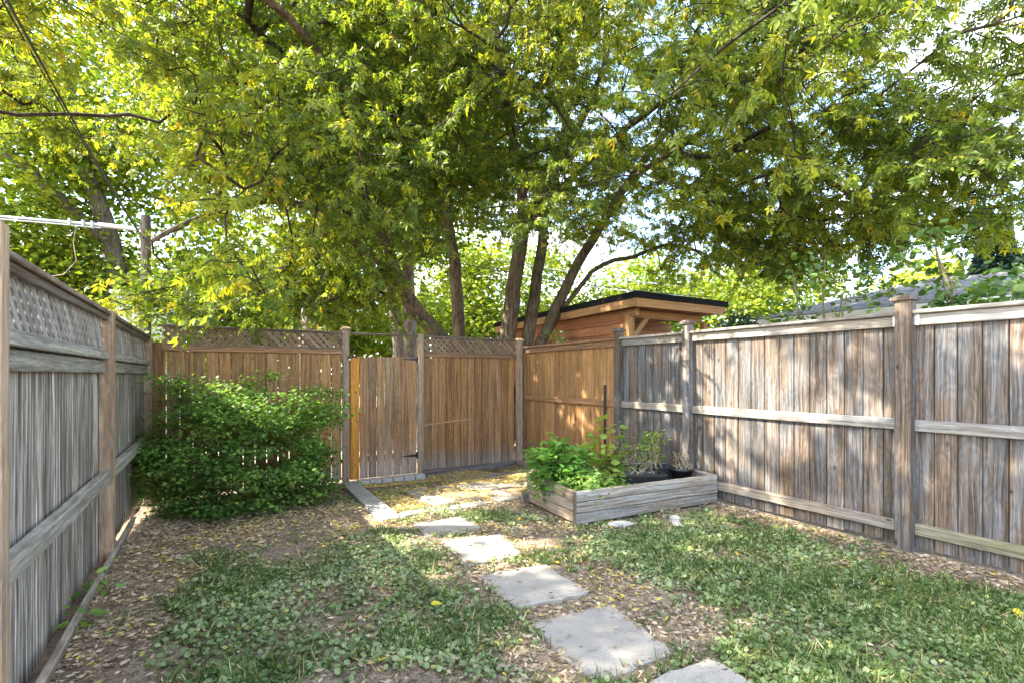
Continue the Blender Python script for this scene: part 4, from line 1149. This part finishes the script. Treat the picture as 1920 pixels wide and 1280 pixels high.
shrub('dead_plant', 'dry bare twiggy plant in the round black pot', (4.52, 3.83, 0.32), blob(22, (4.52, 3.84, 0.46), (0.17, 0.13, 0.14), 0.3), 12, LANCE, M['leaf_dull'], 3, (0.03, 0.03, 0.03), (0.02, 0.04), M['dry_stem'], 87, 'plant', (0.6, 0.25), (0, 1), None, 0.003)
shrub('wilted_plant', 'wilted stems and leaves spilling from the front black trough', (3.92, 3.88, 0.29), blob(14, (3.92, 3.88, 0.38), (0.2, 0.08, 0.07), 0.3), 8, LANCE, M['leaf_dull'], 4, (0.03, 0.03, 0.02), (0.03, 0.05), M['dry_stem'], 88, 'plant', (0.7, 0.25), (0, 1), None, 0.003)

def trough(label, loc, l, w, h, rz):
    t = thing('planter', label, 'planter', loc, 'black plastic planters in the raised bed')
    t.rotation_euler = (0, 0, rz)
    def ring(sx, sy, z): return [(-sx, -sy, z), (sx, -sy, z), (sx, sy, z), (-sx, sy, z)]
    a, b = l / 2, w / 2
    V = ring(a * .86, b * .8, 0) + ring(a, b, h - 0.02) + ring(a + .012, b + .012, h - 0.02) + ring(a + .012, b + .012, h) + ring(a - .012, b - .012, h) + ring(a - .03, b - .025, h * 0.55)
    F = [(3, 2, 1, 0)]
    for k in range(5):
        F += [(k * 4 + i, k * 4 + (i + 1) % 4, k * 4 + 4 + (i + 1) % 4, k * 4 + 4 + i) for i in range(4)]
    mesh_obj('trough', V, F, M['black_plastic'], t)
    mesh_obj('soil', [(x, y, h * 0.62) for x, y in ((-a + .025, -b + .02), (a - .025, -b + .02), (a - .025, b - .02), (-a + .025, b - .02))], [(0, 1, 2, 3)], M['potting_soil'], t)
trough('black rectangular trough at the front of the raised bed', (3.92, 3.88, 0.20), 0.50, 0.20, 0.15, -0.45)
trough('black rectangular trough at the back, under the yellow-green plant', (4.30, 4.06, 0.21), 0.56, 0.20, 0.15, -0.35)
t = thing('planter', 'round black pot at the right end of the raised bed', 'planter', (4.52, 3.83, 0.21), 'black plastic planters in the raised bed')
n = 16; prof = [(0.085, 0), (0.12, 0.12), (0.132, 0.12), (0.132, 0.145), (0.118, 0.145), (0.10, 0.08)]
V = [(r * math.cos(2 * math.pi * i / n), r * math.sin(2 * math.pi * i / n), z) for r, z in prof for i in range(n)]
F = [(k * n + i, k * n + (i + 1) % n, k * n + n + (i + 1) % n, k * n + n + i) for k in range(5) for i in range(n)] + [tuple(reversed(range(n)))]
mesh_obj('pot', V, F, M['black_plastic'], t, True)
mesh_obj('soil', [(0.11 * math.cos(2 * math.pi * i / n), 0.11 * math.sin(2 * math.pi * i / n), 0.10) for i in range(n)], [tuple(range(n))], M['potting_soil'], t)

s = plank('garden_stake', None, M['black_metal'], (4.02, 4.55, 0.73), (0.032, 0.022, 1.10), AX, UP, 0.003)
tag(s, 'black metal stake standing at the back of the raised bed', 'stake')

# weeds by the left edging
for (x, y, lb) in ((-0.66, 4.05, 'small weed sprouting between left fence and edging board, farther one'), (-0.67, 3.6, 'small weed sprouting between left fence and edging board, nearer one')):
    shrub('weed', lb, (x, y, 0.0), np.array([(x + .03, y, .12), (x, y + .05, .09), (x - .02, y - .06, .06), (x + .06, y - .02, .05)]), 5, LANCE, M['leaf_bright'], 5, (0.03, 0.05, 0.02), (0.05, 0.09), M['stem'], int(y * 100), 'weed', (0.5, 0.3), (0, 1), None, 0.002)

# shrubs behind the right fence
g_ = np.random.default_rng(90)
shrub('vine_shrub', 'glossy broad-leaved shrub rising above the right fence edge', (5.7, 1.55, -0.05), np.concatenate([blob(50, (5.65, 1.35, 1.9), (0.45, 0.55, 0.36)), blob(8, (5.6, 2.0, 2.2), (0.3, 0.35, 0.45))]), 14, OVATE, M['leaf_fence'], 15, (0.12, 0.12, 0.09), (0.06, 0.105), M['stem'], 91, 'bush', (0.4, 0.2), (0.1, 1), None, 0.009)
shrub('vine_shrub', 'open twiggy shrub with broad leaves in front of the shingled roof', (5.6, 2.9, -0.05), np.concatenate([blob(34, (5.55, 2.7, 2.25), (0.3, 0.7, 0.5), 1.7), blob(8, (5.5, 3.2, 1.95), (0.3, 0.3, 0.12))]), 14, OVATE, M['leaf_fence'], 9, (0.12, 0.12, 0.09), (0.055, 0.095), M['stem'], 92, 'bush', (0.5, 0.2), (0.1, 1), None, 0.009)
shrub('evergreen_shrub', 'small dark evergreen shrub behind the fence post below the cedar shed', (6.4, 4.35, -0.05), np.concatenate([blob(26, (6.4, 4.45, 2.0), (0.26, 0.28, 0.22)), blob(14, (6.35, 4.2, 1.85), (0.2, 0.25, 0.15))]), 8, LEAF2, M['leaf_spruce'], 40, (0.07, 0.07, 0.05), (0.05, 0.08), M['stem'], 93, 'bush', (0.6, 0.25), (0.1, 1), None, 0.008)
shrub('sprig', 'green sprig poking over the honey brown fence panel', (5.1, 7.0, 1.6), blob(8, (5.05, 7.0, 2.0), (0.12, 0.25, 0.12)), 3, LANCE, M['leaf_fence'], 14, (0.06, 0.06, 0.05), (0.05, 0.09), M['stem'], 94, 'plant', (0.5, 0.2), (0.1, 1), None, 0.004)
shrub('sprig', 'yellow-green sprig poking over the grey fence before the cedar shed', (5.2, 4.6, 1.5), blob(7, (5.2, 4.55, 1.93), (0.1, 0.14, 0.08)), 3, LANCE, M['leaf_lime'], 12, (0.04, 0.04, 0.04), (0.04, 0.07), M['stem'], 95, 'plant', (0.3, 0.2), (0.1, 1), None, 0.004)

# ------------------------------------------------------------------ cedar shed
SX0, SY0, SX1, SY1 = 6.25, 6.45, 8.35, 10.6
sh = thing('cedar_shed', 'cedar-sided shed with black-edged overhanging roof behind the right fence', 'shed', (SX0, SY0, -0.1))
def box(name, par, mat, p0, p1):
    p0, p1 = Vector(p0), Vector(p1); c = (p0 + p1) / 2; dd = p1 - p0
    l = max(range(3), key=lambda i: dd[i])
    ax = [AX, AY, UP]
    if l == 2: return plank(name, par, mat, c, (dd.x, dd.y, dd.z), AX, UP, 0.004)
    if l == 1: return plank(name, par, mat, c, (dd.z, dd.x, dd.y), UP, AY, 0.004)
    return plank(name, par, mat, c, (dd.z, dd.y, dd.x), UP, AX, 0.004)
def roof_z(y): return 2.62 - 0.022 * (y - 6.0)
for i in range(15):          # side wall boards
    z0 = -0.1 + i * 0.172
    box('siding_board', sh, M['cedar_siding'], (SX0, SY0 + 0.14, z0), (SX0 + 0.03, SY1, z0 + 0.164))
for i in range(15):          # recessed front wall boards
    z0 = -0.1 + i * 0.172
    box('siding_board', sh, M['cedar_siding'], (SX0 + 0.15, SY0 + 0.9, z0), (SX1, SY0 + 0.93, z0 + 0.164))
box('wall_backing', sh, M['black_metal'], (SX0 + 0.035, SY0 + 0.94, -0.1), (SX0 + 0.06, SY1, 2.45))
box('wall_backing', sh, M['black_metal'], (SX0 + 0.15, SY0 + 0.935, -0.1), (SX1, SY0 + 0.95, 2.45))
box('corner_post', sh, M['cedar_beam'], (SX0 - 0.02, SY0 - 0.02, -0.1), (SX0 + 0.12, SY0 + 0.12, 2.46))
for d1, d2 in ((Vector((0, 1, 0)), 1), (Vector((1, 0, 0)), 1), ):
    ld = (UP + d1 * 0.95).normalized()
    plank('brace', sh, M['cedar_beam'], Vector((SX0 + 0.05, SY0 + 0.05, 2.0)) + d1 * 0.24 + UP * 0.22, (0.09, 0.07, 0.62), d1.cross(ld).cross(ld), ld, 0.004)
RX0, RX1, RY0, RY1 = 6.0, 8.45, 6.05, 10.9
def roof_piece(name, mat, x0, x1, y0, y1, dz0, dz1):
    V = [(x, y, roof_z(y) + dz) for dz in (dz0, dz1) for x, y in ((x0, y0), (x1, y0), (x1, y1), (x0, y1))]
    F = [(3, 2, 1, 0), (4, 5, 6, 7), (0, 1, 5, 4), (1, 2, 6, 5), (2, 3, 7, 6), (3, 0, 4, 7)]
    o = mesh_obj(name, [Vector(v) - Vector((SX0, SY0, -0.1)) for v in V], F, mat, sh)
    return o
roof_piece('roof_edge', M['dark_roofing'], RX0, RX1, RY0, RY1, 0.065, 0.17)
roof_piece('soffit', M['cedar_siding'], RX0 + 0.06, RX1 - 0.06, RY0 + 0.06, RY1 - 0.06, -0.05, 0.06)
plank('fascia', sh, M['cedar_beam'], (RX0 + 0.035, (RY0 + RY1) / 2, roof_z((RY0 + RY1) / 2) - 0.01), (0.145, 0.03, RY1 - RY0 - 0.04), UP, Vector((0, 1, -0.022)), 0.003)
plank('fascia', sh, M['cedar_beam'], ((RX0 + RX1) / 2, RY0 + 0.035, roof_z(RY0) - 0.01), (0.145, 0.03, RX1 - RX0 - 0.13), UP, AX, 0.003)
plank('beam', sh, M['cedar_beam'], (SX0 + 0.05, (RY0 + SY1) / 2 + 0.1, roof_z(8.3) - 0.13), (0.14, 0.09, SY1 - RY0 - 0.3), UP, Vector((0, 1, -0.022)), 0.004)
plank('beam', sh, M['cedar_beam'], (7.3, SY0 + 0.05, roof_z(SY0) - 0.135), (0.14, 0.08, 1.8), UP, AX, 0.004)
box('post', sh, M['cedar_beam'], (8.24, SY0 - 0.02, -0.1), (8.36, SY0 + 0.1, 2.4))
for i, y in enumerate((8.55, 9.5)):      # diagonal boards beside the opening of the side wall
    plank('trim_board', sh, M['cedar_beam'], (SX0 - 0.016, y, 2.15), (0.11, 0.025, 0.75), Vector((0, 0.8, -0.5)), Vector((0, 0.5, 0.85)), 0.003)

# ------------------------------------------------------------------ shingled garage
GX0, GX1, GY0, GY1 = 9.7, 14.9, 0.9, 6.5
gb = thing('garage', 'garage with grey shingled hip roof behind the right fence', 'garage', (GX0, GY0, -0.1))
gb0 = Vector((GX0, GY0, -0.1))
def gbox(name, mat, p0, p1): return box(name, gb, mat, p0, p1)
for i in range(13):
    z0 = -0.1 + i * 0.2
    gbox('siding_board', M['siding_white'], (GX0 + 0.3, GY0 + 0.3, z0), (GX0 + 0.33, GY1 - 0.3, z0 + 0.195))
    gbox('siding_board', M['siding_white'], (GX0 + 0.34, GY1 - 0.33, z0), (GX1 - 0.3, GY1 - 0.3, z0 + 0.195))
ez, rz_ = 2.55, 3.32
ev = [Vector((GX0, GY0, ez)), Vector((GX1, GY0, ez)), Vector((GX1, GY1, ez)), Vector((GX0, GY1, ez))]
rg0, rg1 = Vector((12.3, 3.5, rz_)), Vector((12.3, 4.2, rz_))
for nm, q in (('roof_slope', [ev[3], ev[0], rg0, rg1]), ('roof_slope', [ev[1], ev[2], rg1, rg0]), ('roof_slope', [ev[2], ev[3], rg1]), ('roof_slope', [ev[0], ev[1], rg0])):
    nrm = (q[1] - q[0]).cross(q[2] - q[0]).normalized()
    V = [p - gb0 for p in q] + [p - gb0 - nrm * 0.05 for p in q]
    k = len(q)
    F = [tuple(range(k)), tuple(reversed(range(k, 2 * k)))] + [(i, i + k, (i + 1) % k + k, (i + 1) % k) for i in range(k)]
    o = mesh_obj(nm, V, F, M['shingles'], gb)
    uv = o.data.uv_layers.new(name='UVMap')
    ux = (q[1] - q[0]).normalized(); vy = nrm.cross(ux)
    for lp in o.data.loops:
        p = o.data.vertices[lp.vertex_index].co
        uv.data[lp.index].uv = (p.dot(ux), p.dot(vy))
    plank('gutter', gb, M['white_metal'], (q[0] + q[1]) / 2 - UP * 0.07, (0.09, 0.06, (q[1] - q[0]).length - 0.1), UP, ux, 0.01)

# ------------------------------------------------------------------ white shed, pole and wires on the left
ws = thing('white_shed', 'small white-sided outbuilding behind the utility pole', 'shed', (-2.0, 15.0, -0.3))
for i in range(18):
    z0 = -0.3 + i * 0.2
    box('siding_board', ws, M['siding_white'], (-2.05, 15.0, z0), (-0.7, 15.04, z0 + 0.195))
    box('siding_board', ws, M['siding_white'], (-2.05, 15.05, z0), (-2.01, 17.0, z0 + 0.195))
box('roof', ws, M['siding_white'], (-2.12, 14.93, 3.32), (-0.63, 17.05, 3.40))

def tube(name, pts, r, mat, parent=None, sides=6, base=None):
    s = Skeleton(); ch = []
    prev = -1
    for p in pts:
        prev = s.add(p, prev, r if not hasattr(r, '__len__') else r[len(ch)]); ch.append(prev)
    s.chains = [ch]; s.rad = [float(x) for x in s.rad]
    V, F = s.mesh()
    if base is not None: V = V - np.array(base)
    return np_obj(name, V, F, mat, parent, smooth=True)
PB = (-1.33, 14.0, -0.3)
po = thing('utility_pole', 'weathered wooden utility pole with pale metal arm beyond the left corner', 'pole', PB)
tube('pole_shaft', [(-1.33, 14, -0.3), (-1.33, 14, 3), (-1.33, 14, 5.0)], [0.125, 0.11, 0.10], M['bark_pale'], po, base=PB)
arm = tube('arm', [(-1.42, 13.85, 4.66), (-2.1, 13.85, 4.64), (-3.0, 13.85, 4.60), (-3.85, 13.85, 4.56)], [0.036, 0.032, 0.024, 0.019], M['white_metal'], po, base=PB)
tube('arm_brace', [(-2.1, 13.83, 4.57), (-3.0, 13.83, 4.54), (-3.85, 13.83, 4.50)], 0.014, M['white_metal'], po, base=PB)
box('lamp_head', po, M['white_metal'], (-2.15, 13.79, 4.60), (-1.45, 13.91, 4.68))
for x in (-2.25, -2.4, -2.62):
    box('clamp', po, M['galvanised'], (x - 0.02, 13.79, 4.54), (x + 0.02, 13.91, 4.69))
tube('hanging_cable', [(-2.5, 13.84, 4.62), (-2.55, 13.8, 4.2), (-2.5, 13.8, 3.8), (-2.7, 13.8, 3.5), (-3.0, 13.8, 3.4)], 0.010, M['dry_stem'], po, base=PB)

def wire(label, a, b, sag, r, mat, group):
    a, b = np.array(a), np.array(b)
    pts = [a + (b - a) * t - np.array([0, 0, sag * 4 * t * (1 - t)]) for t in np.linspace(0, 1, 25)]
    o = tube('overhead_wire', pts, r, mat)
    return tag(o, label, 'wire', group)
wire('black service wire at the upper left, leftmost of the bundle', (-1.40, 13.9, 4.50), (-1.56, -3.5, 5.05), 0.33, 0.008, M['cable'], 'overhead wires')
wire('black service wire at the upper left, middle of the bundle', (-1.36, 13.9, 4.46), (-1.48, -3.5, 5.05), 0.36, 0.011, M['cable'], 'overhead wires')
wire('black service wire at the upper left, rightmost of the bundle', (-1.32, 13.9, 4.42), (-1.40, -3.5, 5.05), 0.46, 0.008, M['cable'], 'overhead wires')
wire('thin dark wire passing behind the maple stems', (-1.3, 14.1, 5.5), (26, 14.5, 5.3), 0.7, 0.014, M['cable'], 'overhead wires')
wire('pale wire above the cedar shed roof, upper one', (8.5, 15.5, 5.5), (30, 15.2, 6.3), 0.5, 0.016, M['cable_pale'], 'overhead wires')
wire('pale wire above the cedar shed roof, lower one', (8.5, 15.4, 5.0), (30, 15.0, 5.9), 0.5, 0.016, M['cable_pale'], 'overhead wires')
wire('thin dark wire slanting across the upper right crown', (7.6, 10.0, 4.3), (7.0, -1.0, 4.95), 0.12, 0.008, M['cable'], 'overhead wires')

# ------------------------------------------------------------------ ground cover
def in_quad(x, y, q, grow=0.0):
    cx = sum(p[0] for p in q) / 4; cy = sum(p[1] for p in q) / 4
    ins = np.ones(len(x), bool)
    for i in range(4):
        ax, ay = q[i]; bx, by = q[(i + 1) % 4]
        s_ = np.sign((bx - ax) * (cy - ay) - (by - ay) * (cx - ax))
        L = math.hypot(bx - ax, by - ay)
        ins &= s_ * ((bx - ax) * (y - ay) - (by - ay) * (x - ax)) / L > -grow
    return ins
BEDQ = [tuple(bp(0, 0, 0)[:2]), tuple(bp(BL, 0, 0)[:2]), tuple(bp(BL, BD, 0)[:2]), tuple(bp(0, BD, 0)[:2])]
KERBQ = [(1.36, 4.72), (1.56, 4.70), (1.75, 7.32), (1.54, 7.34)]
def stone_dist_mask(x, y, grow):
    m_ = np.zeros(len(x), bool)
    for q in STONES: m_ |= in_quad(x, y, q, grow)
    return m_
def green(x, y):
    """how much living ground cover there is"""
    n = 0.55 * vnoise(x, y, 1.7, 1) + 0.30 * vnoise(x, y, 4.6, 5) + 0.25 * vnoise(x, y, 11, 8)
    lawn_l = sstep(-0.55, 0.25, x) * sstep(1.62, 1.2, x) * sstep(5.0, 3.9, y + 0.55 * (0.7 - x))
    lawn_r = sstep(2.05, 2.6, x) * sstep(4.55, 4.1, x + 0.35 * sstep(2.2, 3.4, y)) * sstep(3.55, 2.85, y)
    path = 0.62 * sstep(1.2, 1.5, x) * sstep(2.4, 2.1, x) * sstep(4.2, 3.5, y) * (~stone_dist_mask(x, y, 0.06))
    mid = 0.55 * sstep(2.05, 2.25, x) * sstep(3.0, 2.6, x) * sstep(4.3, 3.9, y)
    base = np.maximum(np.maximum(lawn_l * 1.05, lawn_r * 1.22), np.maximum(path, mid))
    fine = vnoise(x, y, 21, 17) - 0.5
    edge = 0.54 * sstep(-0.7, 0.2, x) * sstep(4.6, 4.2, x) * sstep(5.6, 4.4, y)
    return np.maximum(base * 0.80, edge) - 0.52 + (n - 0.55) * 1.9 + fine * 0.5 + 0.08
def sample(n, g_, x0=-0.68, x1=4.74, y0=0.2, y1=7.4):
    x = g_.uniform(x0, x1, n); y = g_.uniform(y0, y1, n)
    k = (x * CS + y * CC) > 1.3
    k &= ~in_quad(x, y, BEDQ, 0.0)
    return x[k], y[k]
g_ = np.random.default_rng(101)
# round-leaved creepers and clover
x, y = sample(200000, g_)
k = (g_.random(len(x)) < np.clip(green(x, y) * 1.05, 0, 0.62)) & ~stone_dist_mask(x, y, -0.015) & ~in_quad(x, y, KERBQ, 0.0)
x, y = x[k], y[k]; n = len(x)
pat = vnoise(x, y, 2.6, 13)
tn = np.clip(0.42 + 0.5 * (pat - 0.5) + g_.normal(0, 0.17, n), 0, 0.97)
tn[g_.random(n) < 0.03] = 1
hz = 0.008 + 0.032 * vnoise(x, y, 3.1, 21) * g_.random(n) + 0.010 * g_.random(n)
V, F, TT = scatter(*ROUND, np.stack([x, y, gz(x, y) + hz], 1), frames(rand_dirs(n, -0.25, 0.35, g_), rand_dirs(n, 0.55, 1, g_)), 0.013 + 0.026 * g_.beta(1.6, 2.2, n), tn)
tag(np_obj('clover', V, F, M['clover'], None, TT), 'low round-leaved clover and creeper growing over the lawn', 'ground cover', kind='stuff')
print('clover', n)
# grass
x, y = sample(300000, g_)
k = (g_.random(len(x)) < np.clip((green(x, y) + 0.2) * 0.6 * (0.25 + 1.3 * sstep(0.45, 0.7, vnoise(x, y, 2.1, 31))), 0, 0.8)) & ~stone_dist_mask(x, y, -0.004) & ~in_quad(x, y, KERBQ, 0.0)
x, y = x[k], y[k]; n = len(x)
L = g_.uniform(0.04, 0.115, n)
tn = np.clip(0.5 + g_.normal(0, 0.26, n), 0, 1)
V, F, TT = scatter(*BLADE, np.stack([x, y, gz(x, y) - 0.003], 1), frames(rand_dirs(n, 0.15, 1, g_), rand_dirs(n, -1, 1, g_)), np.stack([g_.uniform(0.004, 0.009, n), L, L], 1), tn)
tag(np_obj('grass', V, F, M['grass'], None, TT), 'thin green and straw grass blades among the clover', 'grass', kind='stuff')
print('grass', n)
# leaf litter
x, y = sample(300000, g_, x1=4.72, y1=7.5)
gr = green(x, y)
patio = sstep(1.55, 1.75, x) * sstep(4.75, 5.0, y)
nn = vnoise(x, y, 3.3, 41)
den = np.clip(0.20 + 0.55 * (nn - 0.5) + 0.10 * sstep(0.1, -0.5, x) + 0.2 * sstep(4.35, 4.65, x) - 0.55 * np.clip(gr, 0, 0.4) + 0.10 * sstep(4.0, 4.5, x) + 0.12 * sstep(5.0, 5.8, y), 0.03, 0.75)
den = np.where(patio > 0.5, np.clip((nn - 0.38) * 2.4, 0.03, 0.8) * 0.8, den)
slabm = np.zeros(len(x), bool)
for q, _ in PAV: slabm |= in_quad(x, y, q, -0.01)
den = np.where(slabm, den * 0.45, den)
den = np.where(stone_dist_mask(x, y, -0.035), 0.004, den)
den = np.where(in_quad(x, y, KERBQ, 0), 0.004, den)
k = g_.random(len(x)) < den
x, y, patio, slabm = x[k], y[k], patio[k], slabm[k]; n = len(x)
tn = np.clip(g_.beta(2.2, 2.0, n) * 0.74, 0, 0.8)
yel = g_.random(n) < np.where(patio > 0.5, 0.62, 0.05 + 0.25 * sstep(0.62, 0.8, vnoise(x, y, 1.3, 51)))
tn[yel] = g_.uniform(0.80, 1.0, yel.sum())
onst = stone_dist_mask(x, y, 0.0) | in_quad(x, y, KERBQ, 0)
zz = gz(x, y) + 0.006 + 0.02 * g_.random(n) + np.where(slabm, 0.018, 0)
for q in STONES:
    m_ = in_quad(x, y, q, 0.0); zz[m_] = 0.019 + float(gz(q[0][0] + .25, q[0][1] - .25)) + 0.006
kb = in_quad(x, y, KERBQ, 0); zz[kb] = -0.045 - 0.055 * (y[kb] - 6.02) + 0.006
sz = g_.uniform(0.016, 0.052, n); sz = np.where(yel, sz * 0.9 + 0.008, sz)
V, F, TT = scatter(*CHIP, np.stack([x, y, zz], 1), frames(rand_dirs(n, -0.22, 0.22, g_), rand_dirs(n, 0.35, 1, g_)), np.stack([sz * g_.uniform(0.35, 1.0, n), sz, sz * g_.uniform(-1, 1.6, n)], 1), tn)
tag(np_obj('leaf_litter', V, F, M['litter'], None, TT), 'dry tan and yellow fallen leaves scattered over the bare soil', 'leaf litter', kind='stuff')
print('litter', n)
# larger fallen leaves that can be told apart
FL = []
for v in range(3):
    rg2 = np.random.default_rng(200 + v)
    TV = OVATE[0].copy(); TV[:, 2] += rg2.uniform(-0.05, 0.18, len(TV)); TV[:, 0] *= rg2.uniform(0.7, 1.1)
    for tt, nm in ((0.2, 0), (0.9, 1)):
        FL.append(np_mesh('fallen_leaf', TV, OVATE[1], M['yellow_leaf'], np.full(len(TV), tt)))
TANM = [np_mesh('fallen_leaf', OVATE[0] * np.array([s_, 1, 2.2]), OVATE[1], M['litter'], np.full(len(OVATE[0]), t_)) for s_, t_ in ((0.8, 0.7), (1.0, 0.6), (0.6, 0.74))]
g_ = np.random.default_rng(333)
x, y = sample(900, g_, y0=0.9, y1=5.0)
k = (~stone_dist_mask(x, y, 0.03)) & (~in_quad(x, y, KERBQ, 0.05)) & (~in_quad(x, y, BEDQ, 0.06))
x, y = x[k][:90], y[k][:90]
seen = set()
for i in range(len(x)):
    yl = i % 3 != 0
    cn = 'yellow' if yl else 'curled tan'
    wh = ('by the timber edging of the left fence' if x[i] < 0.1 else 'on the left lawn' if x[i] < 1.45 else 'beside the stepping stones' if x[i] < 2.3 else 'on the right lawn' if x[i] < 4.0 else 'by the foot of the grey right fence')
    di = 'near the camera' if y[i] < 2.3 else 'midway back' if y[i] < 3.5 else 'farther back'
    lb = 'single %s fallen leaf %s, %s' % (cn, wh, di)
    if lb in seen: continue
    seen.add(lb)
    o = link(bpy.data.objects.new('fallen_leaf', FL[i % 6] if yl else TANM[i % 3]))
    s_ = g_.uniform(0.045, 0.085)
    o.scale = (s_, s_, s_)
    o.location = (x[i], y[i], float(gz(x[i], y[i])) + (0.05 if green(x[i:i+1], y[i:i+1])[0] > 0.1 else 0.02))
    o.rotation_euler = (g_.normal(0, 0.3), g_.normal(0, 0.3), g_.uniform(0, 6.28))
    tag(o, lb, 'leaf', 'fallen leaves %s' % wh)
print('tris', sum(len(o.data.polygons) for o in bpy.data.objects if o.type == 'MESH'))
